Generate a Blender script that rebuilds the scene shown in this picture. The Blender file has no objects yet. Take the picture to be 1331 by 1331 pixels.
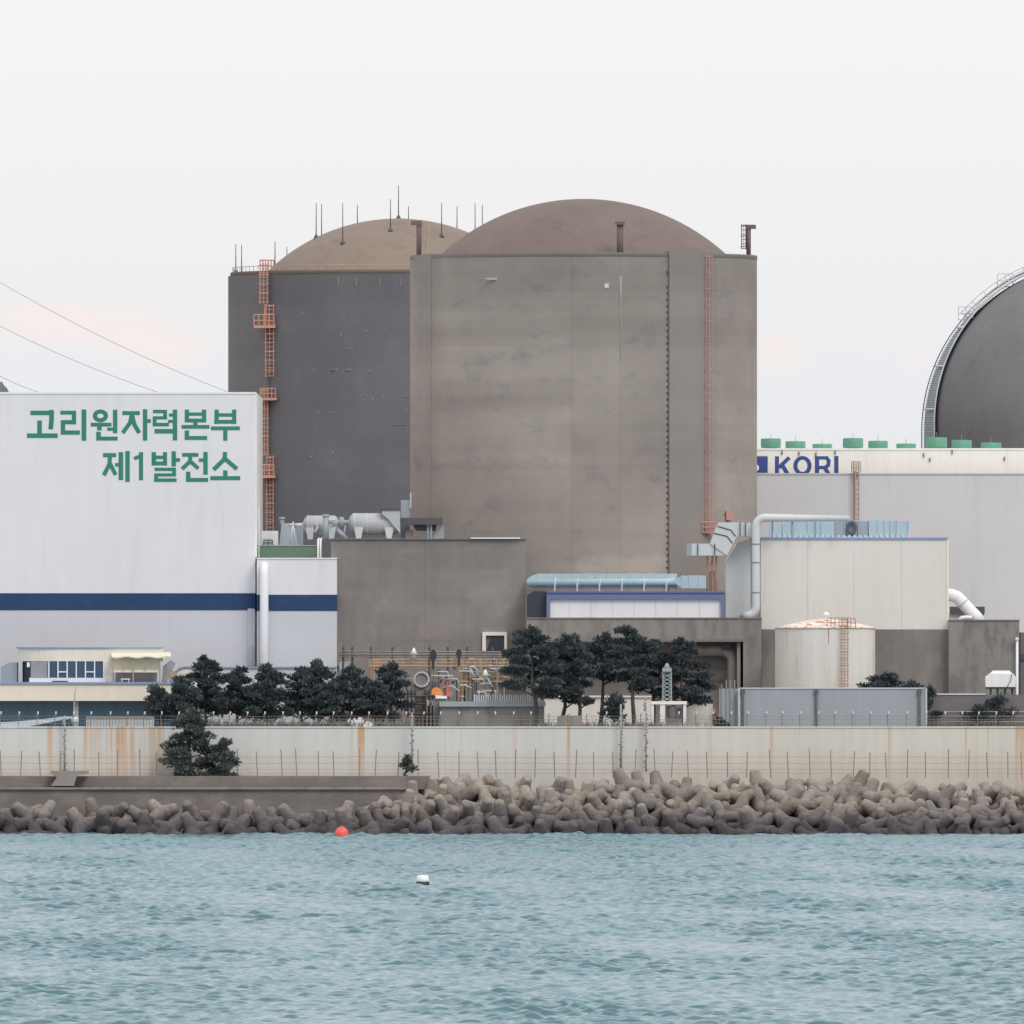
import bpy, math, random
import numpy as np
from mathutils import Vector, Matrix, Euler, Quaternion
PI = math.pi
random.seed(7)
D, F, CX, HZ, H = 2000.0, 25000.0, 665.5, 840.0, 19.6      # telephoto camera 2 km off the shore
GZ = 8.0                                                    # yard level behind the sea wall
def X(px, y): return (px - CX) * (y + D) / F
def Z(py, y): return H - (py - HZ) * (y + D) / F
def S(n, y=0): return n * (y + D) / F
scene = bpy.context.scene
COL = scene.collection

# ------------------------------------------------------------------ materials
def lin(c):
    c /= 255.0
    return c / 12.92 if c <= .04045 else ((c + .055) / 1.055) ** 2.4
EX = 1.28
def rgb(r, g, b, f=1.0): return (min(.9, lin(r) * EX * f), min(.9, lin(g) * EX * f), min(.9, lin(b) * EX * f), 1)
class NT:
    def __init__(s, name):
        s.m = bpy.data.materials.new(name); s.m.use_nodes = True
        s.t = s.m.node_tree; s.N = s.t.nodes; s.L = s.t.links
        s.b = s.N['Principled BSDF']
        g = s.N.new('ShaderNodeNewGeometry'); s.pos = g.outputs['Position']
        s.sep = s.N.new('ShaderNodeSeparateXYZ'); s.L.new(s.pos, s.sep.inputs[0])
        s.x, s.y, s.z = s.sep.outputs
    def lk(s, a, b): s.L.new(a, b)
    def math(s, op, a, b=None, c=None, clamp=False):
        n = s.N.new('ShaderNodeMath'); n.operation = op; n.use_clamp = clamp
        for i, v in enumerate((a, b, c)):
            if v is None: continue
            if isinstance(v, (int, float)): n.inputs[i].default_value = v
            else: s.lk(v, n.inputs[i])
        return n.outputs[0]
    def noise(s, sc, vec=(1, 1, 1), detail=4, rough=.6, dist=0.0, off=(0, 0, 0)):
        mp = s.N.new('ShaderNodeMapping'); mp.inputs['Scale'].default_value = vec; mp.inputs['Location'].default_value = off
        s.lk(s.pos, mp.inputs[0])
        n = s.N.new('ShaderNodeTexNoise'); n.inputs['Scale'].default_value = sc
        n.inputs['Detail'].default_value = detail; n.inputs['Roughness'].default_value = rough; n.inputs['Distortion'].default_value = dist
        s.lk(mp.outputs[0], n.inputs['Vector']); return n.outputs[0]
    def ramp(s, v, a, b):       # smooth 0..1 between a and b
        n = s.N.new('ShaderNodeMapRange'); n.interpolation_type = 'SMOOTHSTEP'
        n.inputs['From Min'].default_value = a; n.inputs['From Max'].default_value = b
        if a > b:
            n.inputs['From Min'].default_value = b; n.inputs['From Max'].default_value = a
            n.inputs['To Min'].default_value = 1; n.inputs['To Max'].default_value = 0
        s.lk(v, n.inputs['Value']); return n.outputs['Result']
    def mix(s, f, a, b):
        n = s.N.new('ShaderNodeMix'); n.data_type = 'RGBA'
        if isinstance(f, (int, float)): n.inputs['Factor'].default_value = f
        else: s.lk(f, n.inputs['Factor'])
        for v, k in ((a, 6), (b, 7)):
            if isinstance(v, tuple): n.inputs[k].default_value = v
            else: s.lk(v, n.inputs[k])
        return n.outputs[2]
    def scale(s, c, v):
        n = s.N.new('ShaderNodeVectorMath'); n.operation = 'SCALE'
        if isinstance(c, tuple): n.inputs[0].default_value = c[:3]
        else: s.lk(c, n.inputs[0])
        s.lk(v, n.inputs['Scale']); return n.outputs[0]
    def out(s, c, rough=.8, metal=0, bump=None, bs=.3, bd=.05):
        if isinstance(c, tuple): s.b.inputs['Base Color'].default_value = c
        else: s.lk(c, s.b.inputs['Base Color'])
        s.b.inputs['Roughness'].default_value = rough; s.b.inputs['Metallic'].default_value = metal
        if bump is not None:
            n = s.N.new('ShaderNodeBump'); n.inputs['Strength'].default_value = bs; n.inputs['Distance'].default_value = bd
            s.lk(bump, n.inputs['Height']); s.lk(n.outputs[0], s.b.inputs['Normal'])
        return s.m
def weathered(name, c, mott=.1, streak=.1, fine=.06, stain=None, stain_amt=.0, band=0.0, joint=None, vjoint=None, rough=.85, metal=0, grad=None, ssc=1.0, cells=None, svec=(1.3, 1.3, .1), zones=(), slo=.52, shi=.75):
    t = NT(name)
    n1 = t.noise(.11, detail=3); n2 = t.noise(.9, detail=5, rough=.65); n3 = t.noise(1.0 * ssc, (1.1, 1.1, .055), detail=4)
    v = t.math('MULTIPLY_ADD', n1, 4 * mott, 1 - 2 * mott)
    v = t.math('MULTIPLY_ADD', n2, 2 * fine, t.math('SUBTRACT', v, fine))
    v = t.math('MULTIPLY_ADD', n3, 3 * streak, t.math('SUBTRACT', v, 1.5 * streak))
    if band:
        nb = t.noise(1, (.012, .012, .42), detail=3)
        v = t.math('MULTIPLY_ADD', nb, 3 * band, t.math('SUBTRACT', v, 1.5 * band))
    if joint:
        step, amt = joint
        fr = t.math('FRACT', t.math('DIVIDE', t.z, step))
        ln = t.math('LESS_THAN', fr, .06 / step)
        v = t.math('SUBTRACT', v, t.math('MULTIPLY', ln, amt))
        idn = t.math('FLOOR', t.math('DIVIDE', t.z, step))
        wn = t.N.new('ShaderNodeTexWhiteNoise'); wn.noise_dimensions = '1D'; t.lk(idn, wn.inputs['W'])
        v = t.math('MULTIPLY_ADD', wn.outputs[0], amt * .9, t.math('SUBTRACT', v, amt * .45))
    if cells:
        cw, ch, ca = cells
        cb = t.N.new('ShaderNodeCombineXYZ'); t.lk(t.math('FLOOR', t.math('DIVIDE', t.x, cw)), cb.inputs[0]); t.lk(t.math('FLOOR', t.math('DIVIDE', t.z, ch)), cb.inputs[1])
        wn2 = t.N.new('ShaderNodeTexWhiteNoise'); wn2.noise_dimensions = '2D'; t.lk(cb.outputs[0], wn2.inputs['Vector'])
        v = t.math('MULTIPLY_ADD', wn2.outputs[0], ca * 2, t.math('SUBTRACT', v, ca))
    for (xa, xb, za, zb_, am) in zones:
        wob = t.math('MULTIPLY', t.math('SUBTRACT', n2, .5), 2.2); zz = t.math('ADD', t.z, wob); xx = t.math('ADD', t.x, t.math('MULTIPLY', wob, .5))
        m_ = t.math('MULTIPLY', t.math('MULTIPLY', t.ramp(zz, za - .5, za + .5), t.ramp(zz, zb_ + .5, zb_ - .5)), t.math('MULTIPLY', t.ramp(xx, xa - .35, xa + .35), t.ramp(xx, xb + .35, xb - .35)))
        v = t.math('ADD', v, t.math('MULTIPLY', m_, am))
    if vjoint:
        for xj, amt, w in vjoint:
            d = t.math('ABSOLUTE', t.math('SUBTRACT', t.x, xj))
            v = t.math('SUBTRACT', v, t.math('MULTIPLY', t.ramp(d, w, 0), amt))
    if grad:
        for z0, z1, amt in grad:      # darker toward z1
            v = t.math('SUBTRACT', v, t.math('MULTIPLY', t.ramp(t.math('ADD', t.z, t.math('MULTIPLY', t.math('SUBTRACT', n3, .5), 6)), z0, z1), amt))
    cc = c
    if stain:
        ns = t.noise(.8, svec, detail=5, rough=.7, off=(5, 2, 9))
        cc = t.mix(t.math('MULTIPLY', t.ramp(ns, slo, shi), stain_amt), c, stain)
    return t.out(t.scale(cc, v), rough, metal, bump=n2, bs=.25, bd=.03)

M = {}
vj = [(X(743, 80), .07, .25), (X(806, 80), .08, .15), (X(870, 80), .12, .3), (X(930, 80), .05, .5), (X(565, 80), .06, 1.2)]
ZR1 = [(750, 868, 723, 747, .24), (690, 752, 728, 747, .10), (760, 860, 700, 724, .05), (533, 984, 640, 750, .05), (562, 743, 402, 430, .05), (560, 743, 436, 492, .06), (560, 745, 510, 530, -.05), (560, 743, 532, 600, .08), (572, 700, 545, 566, .05),
       (743, 806, 455, 520, .04), (806, 866, 520, 640, -.06), (743, 806, 560, 700, -.05), (930, 984, 600, 660, .06), (925, 984, 420, 560, -.03), (548, 743, 610, 640, .04), (540, 562, 350, 690, -.03), (600, 660, 650, 690, .03), (630, 700, 385, 400, .05)]
M['conc_reactor'] = weathered('reactor_concrete', rgb(141, 133, 127), .13, .022, .045, stain=rgb(114, 112, 115), stain_amt=.75, svec=(.22, .22, .42), band=.11, joint=(2.9, .05), vjoint=vj, grad=[(49, 60, .16)], cells=(8.7, 2.9, .025), zones=[(X(a, 80), X(b, 80), Z(d, 80), Z(c, 80), e * 1.35) for a, b, c, d, e in ZR1])
M['conc_buttress'] = weathered('buttress_concrete', rgb(131, 125, 121), .08, .02, .04, band=.05, joint=(2.9, .05), grad=[(56, 62, .10)])
M['conc_pale'] = weathered('pale_patch_concrete', rgb(156, 151, 144), .12, .04, .08, stain=rgb(138, 132, 127), stain_amt=.8, svec=(.5, .5, .8))
M['conc_old_rib'] = weathered('grey_rib_concrete', rgb(108, 106, 107), .08, .02, .04, band=.05, joint=(2.9, .04), grad=[(54, 60, .05)])
M['conc_old'] = weathered('painted_grey_concrete', rgb(98, 98, 103), .08, .02, .05, stain=rgb(112, 112, 114), stain_amt=.5, svec=(.3, .3, .25), band=.05, joint=(2.9, .035), grad=[(54, 60, .04)], cells=(5.8, 2.9, .025))
M['dome_brown'] = weathered('dome_brown_concrete', rgb(110, 98, 92), .10, .05, .07, stain=rgb(88, 80, 77), stain_amt=.6, svec=(.4, .4, .6))
M['dome_tan'] = weathered('dome_tan_concrete', rgb(124, 111, 101), .09, .05, .07, stain=rgb(100, 88, 80), stain_amt=.6, svec=(.4, .4, .6))
M['dome_dark'] = weathered('dark_dome_concrete', rgb(108, 106, 109), .09, .06, .05, stain=rgb(96, 92, 94), stain_amt=.6, svec=(.5, .5, .12), grad=[(50, 30, .26)])
M['conc_block'] = weathered('auxiliary_concrete', rgb(127, 121, 118), .20, .04, .10, stain=rgb(150, 142, 134), stain_amt=.6, svec=(.35, .35, .5), cells=(5.6, 3.1, .05), joint=(3.1, .05), zones=[(X(a, 60), X(b, 60), Z(d, 60), Z(c, 60), e) for a, b, c, d, e in ((545, 612, 786, 828, .09), (570, 600, 740, 800, .05), (604, 683, 765, 822, .07), (436, 552, 705, 765, -.04), (420, 683, 699, 711, -.10), (500, 560, 782, 800, .06), (440, 540, 800, 850, -.05), (625, 683, 712, 760, -.05))], vjoint=[(X(552, 55), .10, .15), (X(620, 55), .06, .15), (X(494, 55), .06, .15)], band=.05)
M['conc_mid'] = weathered('stained_concrete', rgb(130, 125, 121), .14, .10, .08, stain=rgb(100, 95, 93), stain_amt=.6, svec=(.8, .8, .25), slo=.46, shi=.64)
M['conc_dark'] = weathered('dark_stained_concrete', rgb(113, 110, 108), .16, .12, .08, stain=rgb(132, 128, 122), stain_amt=.6, svec=(.6, .6, .2), slo=.48, shi=.64, cells=(4.6, 3.6, .05))
M['conc_right'] = weathered('streaked_concrete', rgb(124, 122, 119), .16, .12, .08, stain=rgb(98, 96, 97), stain_amt=.7, svec=(.6, .6, .25), slo=.46, shi=.62, cells=(4.6, 4.2, .05), joint=(4.2, .04))
M['white_wall'] = weathered('white_cladding', rgb(209, 208, 210), .025, .03, .014, stain=rgb(188, 188, 192), stain_amt=.35, svec=(.5, .5, .06), cells=(1.2, 500, .006))
M['white_low'] = weathered('pale_grey_cladding', rgb(186, 187, 192), .045, .03, .015)
M['blue_band'] = weathered('navy_band_paint', rgb(37, 60, 94), .07, .05, .05, stain=rgb(72, 88, 114), stain_amt=.35, svec=(.5, .5, 1))
M['grey_clad'] = weathered('light_grey_cladding', rgb(197, 196, 199), .035, .03, .015, stain=rgb(178, 178, 182), stain_amt=.4, svec=(.5, .5, .06), cells=(1.2, 500, .006))
M['cream_wall'] = weathered('cream_parapet', rgb(220, 214, 207), .03, .05, .02, stain=rgb(196, 186, 176), stain_amt=.35)
M['beige_wall'] = weathered('beige_cladding', rgb(203, 200, 195), .03, .04, .02, stain=rgb(196, 184, 174), stain_amt=.5)
M['beige_side'] = weathered('pale_side_cladding', rgb(190, 192, 193), .03, .04, .02)
M['cream_low'] = weathered('cream_stucco', rgb(212, 206, 192), .04, .06, .03)
M['sign_green'] = weathered('sign_green_paint', rgb(44, 122, 102, .95), .05, .05, .04, rough=.6)
M['sign_blue'] = weathered('sign_blue_paint', rgb(50, 70, 130), .05, .06, .05, rough=.6)
M['white_paint'] = weathered('white_paint', rgb(226, 228, 230), .03, .06, .03, rough=.5)
M['pale_blue_duct'] = weathered('pale_blue_duct_steel', rgb(158, 178, 184), .05, .07, .05, stain=rgb(134, 152, 158), stain_amt=.4, rough=.45)
M['grey_duct'] = weathered('grey_duct_steel', rgb(186, 190, 191), .05, .08, .05, rough=.5)
M['grey_steel'] = weathered('grey_painted_steel', rgb(142, 150, 156), .06, .1, .06, rough=.5)
M['vessel'] = weathered('pale_vessel_paint', rgb(166, 168, 172), .05, .06, .05, stain=rgb(130, 136, 142), stain_amt=.4, rough=.42)
M['dark_steel'] = weathered('dark_steel', rgb(78, 78, 84), .08, .1, .06, rough=.6)
M['black_gap'] = weathered('dark_opening', rgb(52, 56, 68), .1, .1, .05, rough=.7)  # dark tone raised toward blue in place of haze
M['purple_frame'] = weathered('violet_blue_trim', rgb(98, 108, 148), .05, .05, .04, rough=.6)
M['blue_trim'] = weathered('light_blue_trim', rgb(124, 146, 184), .05, .05, .04, rough=.6)
M['pink_steel'] = weathered('faded_red_steel', rgb(180, 136, 126), .1, .1, .1, stain=rgb(150, 108, 96), stain_amt=.5, rough=.6)
M['orange_steel'] = weathered('faded_orange_steel', rgb(196, 146, 128), .1, .1, .1, stain=rgb(164, 116, 98), stain_amt=.6, rough=.6)
M['yellow_steel'] = weathered('ochre_steel', rgb(176, 152, 122), .1, .1, .1, rough=.6)
M['rust_steel'] = weathered('rusty_steel', rgb(166, 136, 118), .12, .1, .1, stain=rgb(122, 76, 58), stain_amt=.7, rough=.8)
M['tan_steel'] = weathered('weathered_tan_steel', rgb(168, 150, 136), .1, .1, .1, stain=rgb(140, 100, 80), stain_amt=.5, rough=.7)
M['tank_wall'] = weathered('tank_white_paint', rgb(201, 198, 192), .04, .12, .03, stain=rgb(188, 156, 136), stain_amt=.85, svec=(.55, .55, .05), slo=.46, shi=.66)
M['tank_roof'] = weathered('rusted_tank_roof', rgb(214, 202, 192), .08, .02, .2, stain=rgb(172, 112, 86), stain_amt=1.0, ssc=2, svec=(1.5, 1.5, 3), slo=.5, shi=.6)
M['grey_wall'] = weathered('blue_grey_panel', rgb(142, 148, 155), .05, .07, .03)
M['brown_wall'] = weathered('brown_grey_wall', rgb(108, 102, 104), .08, .1, .05)
M['green_roof'] = weathered('green_roof_coating', rgb(84, 106, 88), .08, .05, .06)
M['vent_green'] = weathered('vent_green_paint', rgb(84, 136, 114), .05, .06, .05, rough=.5)
M['pole'] = weathered('galvanised_pole', rgb(146, 144, 144), .08, .12, .1, rough=.6)
M['wire'] = weathered('fence_wire', rgb(132, 126, 122), .08, .1, .1, rough=.7)
M['fence_post'] = weathered('rusty_fence_post', rgb(140, 128, 122), .1, .15, .1, rough=.8)
M['insulator'] = weathered('white_insulator', rgb(196, 198, 196), .05, .05, .05, rough=.4)
M['cable'] = weathered('power_cable', rgb(160, 152, 154), .03, .03, .03)
M['glass'] = weathered('dark_blue_glass', rgb(52, 72, 98), .1, .06, .08, rough=.15)
M['teal_glass'] = weathered('teal_glass', rgb(48, 74, 92), .16, .06, .08, rough=.2)
M['blind'] = weathered('patterned_blind', rgb(138, 140, 144), .05, .1, .2)
M['canvas'] = weathered('cream_canvas', rgb(208, 203, 184), .04, .06, .04)
M['canopy_film'] = weathered('grey_canopy_sheet', rgb(150, 156, 162), .08, .05, .08, rough=.4)
M['orange_paint'] = weathered('orange_paint', rgb(218, 134, 72), .05, .05, .05, rough=.5)
M['red_paint'] = weathered('red_paint', rgb(205, 92, 80), .05, .05, .05, rough=.5)
M['buoy_red'] = weathered('buoy_red_plastic', rgb(226, 84, 78), .04, .05, .08, stain=rgb(235, 140, 128), stain_amt=.5, rough=.4)
M['buoy_black'] = weathered('buoy_black_rubber', rgb(34, 34, 40), .04, .05, .08, rough=.5)
M['pale_cyan'] = weathered('pale_cyan_panel', rgb(190, 206, 206), .04, .05, .04)
M['hedge'] = weathered('hedge_leaf', rgb(66, 78, 72), .2, .02, .2)
M['rust_pipe'] = weathered('rusty_stack', rgb(104, 90, 86), .1, .15, .1)

def m_wall():
    t = NT('sea_wall_concrete')
    n1 = t.noise(.09, detail=3); n2 = t.noise(1.1, detail=5, rough=.7); n3 = t.noise(1.0, (1.3, 1.3, .05), detail=4)
    v = t.math('MULTIPLY_ADD', n1, .16, .92); v = t.math('MULTIPLY_ADD', n2, .10, t.math('SUBTRACT', v, .05)); v = t.math('MULTIPLY_ADD', n3, .22, t.math('SUBTRACT', v, .11))
    right = t.ramp(t.x, X(560, 20), X(1100, 20))
    c = t.mix(right, rgb(189, 190, 188), rgb(194, 190, 181))
    # warm tide of dirt along the lower half
    low = t.ramp(t.math('ADD', t.z, t.math('MULTIPLY', t.math('SUBTRACT', n2, .5), 1.2)), 9.0, 7.6)
    c = t.mix(t.math('MULTIPLY', low, .32), c, rgb(190, 178, 162))
    streaks = t.noise(2.2, (1.4, 1.4, .03), detail=3, rough=.7, off=(3, 0, 1))
    gone = t.ramp(t.math('ADD', t.z, t.math('MULTIPLY', n2, 3.5)), 8.2, 12.5)
    def zone(a, b, s, amt, c):
        w = S(4)
        m = t.math('MULTIPLY', t.ramp(t.x, X(a, 20) - w * .3, X(a, 20) + w * .3), t.ramp(t.x, X(b, 20) + w * .3, X(b, 20) - w * .3))
        m = t.math('MULTIPLY', m, t.math('MULTIPLY_ADD', t.ramp(streaks, .38, .62), s, 1 - s))
        m = t.math('MULTIPLY', m, t.math('MULTIPLY_ADD', gone, .6, .4))
        return t.mix(t.math('MULTIPLY', m, amt, clamp=True), c, rgb(180, 136, 92))
    for a, b, s, amt in ((108, 214, .95, .42), (61, 69, .5, .75), (142, 176, .95, .6), (193, 210, .7, .7), (108, 113, .3, .4), (465, 474, .1, .85), (456, 459, .2, .35), (737, 741, .1, .75), (666, 672, .8, .3),
                         (835, 838, .4, .3), (1001, 1005, .4, .55), (1155, 1158, .3, .45), (1254, 1257, .3, .6), (1283, 1286, .4, .35), (1320, 1331, .8, .65), (598, 601, .5, .2), (920, 923, .5, .2), (380, 383, .5, .2)):
        c = zone(a, b, s, amt, c)
    # vertical pour joints
    j = t.math('FRACT', t.math('DIVIDE', t.math('ADD', t.x, 100), 9.3)); v = t.math('SUBTRACT', v, t.math('MULTIPLY', t.math('LESS_THAN', j, .008), .12))
    return t.out(t.scale(c, v), .9, bump=n2, bs=.3, bd=.04)
M['sea_wall'] = m_wall()
def m_ledge():
    t = NT('wet_ledge_concrete')
    n2 = t.noise(.8, detail=6, rough=.7); n3 = t.noise(.9, (1, 1, .1), detail=4)
    n4 = t.noise(.25, (1, 1, 2), detail=4); c = t.mix(t.ramp(n4, .4, .64), rgb(108, 102, 99), rgb(124, 116, 110)); c = t.mix(t.ramp(n2, .5, .7), c, rgb(100, 95, 94))
    return t.out(t.scale(c, t.math('MULTIPLY_ADD', n2, .5, .74)), .9, bump=n2, bs=.5, bd=.06)
M['ledge'] = m_ledge()
def m_tetra(name, base, dark):
    t = NT(name)
    oi = t.N.new('ShaderNodeObjectInfo'); r = oi.outputs['Random']
    n1 = t.noise(.5, detail=3); n2 = t.noise(2.6, detail=6, rough=.72)
    c = t.mix(t.ramp(n1, .35, .65), base, rgb(138, 128, 116))
    wet = t.ramp(t.math('ADD', t.z, t.math('MULTIPLY', t.math('SUBTRACT', n2, .5), 1.6)), 4.4, .5)
    c = t.mix(t.math('MULTIPLY', wet, .95), c, dark)
    v = t.math('MULTIPLY_ADD', n2, 1.0, .52); v = t.math('MULTIPLY', v, t.math('MULTIPLY_ADD', r, .5, .75))
    return t.out(t.scale(c, v), .88, bump=n2, bs=.8, bd=.14)
M['tetra'] = m_tetra('tetrapod_concrete', rgb(124, 119, 116), rgb(66, 61, 64))
M['core'] = weathered('rubble_core', rgb(58, 54, 57), .1, .05, .2)
def m_leaf(name, c, c2, rough=.75):
    t = NT(name)
    oi = t.N.new('ShaderNodeObjectInfo')
    n1 = t.noise(.8, detail=2); n2 = t.noise(5, detail=2)
    cc = t.mix(t.ramp(n1, .35, .65), c, c2)
    v = t.math('MULTIPLY_ADD', n2, .8, .6); v = t.math('MULTIPLY', v, t.math('MULTIPLY_ADD', oi.outputs['Random'], .3, .85))
    return t.out(t.scale(cc, v), rough)
M['leaf'] = m_leaf('hazed_pine_needles', (.046, .064, .076, 1), (.070, .090, .094, 1))  # needle colours lifted toward blue, painting distance haze into the foliage
M['leaf2'] = m_leaf('pine_needles_front', (.062, .086, .082, 1), (.098, .124, .112, 1))
M['bark'] = weathered('pine_bark', rgb(72, 66, 68), .1, .1, .2)
M['ground'] = weathered('yard_ground', rgb(120, 116, 108), .1, 0, .1)
M['hill'] = weathered('hill_scrub', rgb(92, 96, 98), .2, 0, .3)
def m_water():
    t = NT('sea_water')
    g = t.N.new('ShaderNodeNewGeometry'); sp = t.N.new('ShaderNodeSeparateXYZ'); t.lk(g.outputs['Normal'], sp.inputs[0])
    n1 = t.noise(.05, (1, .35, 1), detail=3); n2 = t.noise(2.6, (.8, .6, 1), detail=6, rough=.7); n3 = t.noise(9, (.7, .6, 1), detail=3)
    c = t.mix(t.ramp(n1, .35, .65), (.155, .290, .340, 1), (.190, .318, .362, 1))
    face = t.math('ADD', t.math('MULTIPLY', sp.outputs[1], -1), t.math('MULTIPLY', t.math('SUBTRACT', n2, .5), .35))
    c = t.mix(t.math('MULTIPLY', t.ramp(face, .19, .40), .8), c, (.060, .140, .158, 1))  # slopes turned to the camera painted darker, a viewing effect put into the colour
    hgt = t.math('ADD', n2, t.math('MULTIPLY', n3, .3))
    m = t.out(c, .14, bump=hgt, bs=.45, bd=.07)
    t.b.inputs['IOR'].default_value = 1.33
    return m
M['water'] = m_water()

# ------------------------------------------------------------------ mesh builder
class MB:
    def __init__(s): s.v = []; s.f = []; s.sm = []
    def add(s, vs, fs, smooth=False):
        o = len(s.v); s.v += [tuple(v) for v in vs]; s.f += [tuple(i + o for i in f) for f in fs]; s.sm += [smooth] * len(fs); return s
    def box(s, x0, x1, y0, y1, z0, z1):
        if x0 > x1: x0, x1 = x1, x0
        if z0 > z1: z0, z1 = z1, z0
        return s.add([(x0, y0, z0), (x1, y0, z0), (x1, y1, z0), (x0, y1, z0), (x0, y0, z1), (x1, y0, z1), (x1, y1, z1), (x0, y1, z1)],
              [(0, 3, 2, 1), (4, 5, 6, 7), (0, 1, 5, 4), (1, 2, 6, 5), (2, 3, 7, 6), (3, 0, 4, 7)])
    def pbox(s, px0, py0, px1, py1, y, dep):      # a box whose front stands at depth y
        return s.box(X(px0, y), X(px1, y), y, y + dep, Z(py1, y), Z(py0, y))
    def prism(s, pts, y0, y1):                    # polygon in x,z pushed through y (pts counter-clockwise seen from the sea)
        n = len(pts); vs = [(x, y0, z) for x, z in pts] + [(x, y1, z) for x, z in pts]
        fs = [tuple(range(n)), tuple(reversed(range(n, 2 * n)))]
        fs += [((i + 1) % n, i, i + n, (i + 1) % n + n) for i in range(n)]
        return s.add(vs, fs)
    def pprism(s, pts, y, dep): return s.prism([(X(a, y), Z(b, y)) for a, b in pts], y, y + dep)
    def tube(s, pts, r, n=8, caps=True, smooth=True):
        pts = [Vector(p) for p in pts]; rs = r if isinstance(r, (list, tuple)) else [r] * len(pts)
        vs = []; prev = None
        for i, p in enumerate(pts):
            a = pts[max(0, i - 1)]; b = pts[min(len(pts) - 1, i + 1)]; d = (b - a).normalized()
            if prev is None:
                up = Vector((0, 0, 1)) if abs(d.z) < .9 else Vector((1, 0, 0)); u = d.cross(up).normalized()
            else: u = (prev - d * prev.dot(d)).normalized()
            w = d.cross(u); prev = u
            for k in range(n): an = 2 * PI * k / n; vs.append(p + (u * math.cos(an) + w * math.sin(an)) * rs[i])
        fs = []
        for i in range(len(pts) - 1):
            for k in range(n): fs.append((i * n + k, i * n + (k + 1) % n, (i + 1) * n + (k + 1) % n, (i + 1) * n + k))
        s.add(vs, fs, smooth)
        if caps:
            o = len(s.v) - len(vs); s.f.append(tuple(o + k for k in reversed(range(n)))); s.f.append(tuple(o + (len(pts) - 1) * n + k for k in range(n))); s.sm += [False, False]
        return s
    def bar(s, a, b, r, n=4): return s.tube([a, b], r, n, smooth=False)
    def lathe(s, cx, cy, prof, n=64, smooth=True, a0=0, a1=2 * PI):
        vs = []; full = abs(a1 - a0 - 2 * PI) < 1e-6; m = n if full else n + 1
        for r, z in prof:
            for k in range(m): an = a0 + (a1 - a0) * k / n; vs.append((cx + r * math.cos(an), cy + r * math.sin(an), z))
        fs = []
        for i in range(len(prof) - 1):
            for k in range(n if full else n): fs.append((i * m + k, i * m + (k + 1) % m, (i + 1) * m + (k + 1) % m, (i + 1) * m + k))
        return s.add(vs, fs, smooth)
    def build(s, name, mat, parent=None, origin=None):
        me = bpy.data.meshes.new(name)
        o = Vector(origin) if origin is not None else (parent['_o'] if False else Vector(ORG.get(parent.name, (0, 0, 0))) if parent else Vector((0, 0, 0)))
        me.from_pydata([(v[0] - o.x, v[1] - o.y, v[2] - o.z) for v in s.v], [], s.f)
        me.polygons.foreach_set('use_smooth', s.sm); me.materials.append(mat if not isinstance(mat, str) else M[mat]); me.update()
        ob = bpy.data.objects.new(name, me); COL.objects.link(ob)
        if parent: ob.parent = parent; ORG[ob.name] = tuple(o)
        elif origin is not None: ob.location = o; ORG[ob.name] = tuple(o)
        return ob
ORG = {}
def thing(name, label, cat, loc, group=None):
    o = bpy.data.objects.new(name, None); COL.objects.link(o); o.location = loc; o.empty_display_size = .5
    ORG[o.name] = tuple(loc); o['label'] = label; o['category'] = cat
    if group: o['group'] = group
    return o
def tag(o, label, cat, group=None):
    o['label'] = label; o['category'] = cat
    if group: o['group'] = group
    return o
def struct(o): o['kind'] = 'structure'; return o
def boxpart(name, mat, parent, *a): return MB().pbox(*a).build(name, mat, parent)
def ellipse_ring(mb, cx, cz, rx, rz, ix, iz, y0, y1, n=28):
    vs = []
    for k in range(n):
        a = 2 * PI * k / n; c, s_ = math.cos(a), math.sin(a)
        for yy in (y0, y1): vs += [(cx + rx * c, yy, cz + rz * s_), (cx + ix * c, yy, cz + iz * s_)]
    fs = []
    for k in range(n):
        a = 4 * k; b = 4 * ((k + 1) % n)
        fs += [(a, b, b + 1, a + 1), (a + 2, a + 3, b + 3, b + 2), (a, a + 2, b + 2, b), (a + 1, b + 1, b + 3, a + 3)]
    mb.add(vs, fs)
def strokes(mb, segs, y, conv, k):
    """polylines with a thickness, each laid a little prouder than the one before"""
    q = 0
    for seg in segs:
        if seg[0] == 'ring':
            _, cx, cz, rx, rz, ix, iz = seg
            x, z = conv(cx, cz); ellipse_ring(mb, x, z, rx * k, rz * k, ix * k, iz * k, y - .02 - q, y); q += .004; continue
        th, pts = seg[0], seg[1:]
        for a, b in zip(pts, pts[1:]):
            ax, az = conv(*a); bx, bz = conv(*b); d = Vector((bx - ax, bz - az)); d.normalize(); n = Vector((-d.y, d.x)) * th * k / 2
            e = d * (th * k * .22) if len(pts) > 2 else Vector((0, 0))
            P = [(ax - e.x + n.x, az - e.y + n.y), (ax - e.x - n.x, az - e.y - n.y), (bx + e.x - n.x, bz + e.y - n.y), (bx + e.x + n.x, bz + e.y + n.y)]
            mb.prism(P, y - .02 - q, y); q += .004
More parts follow.
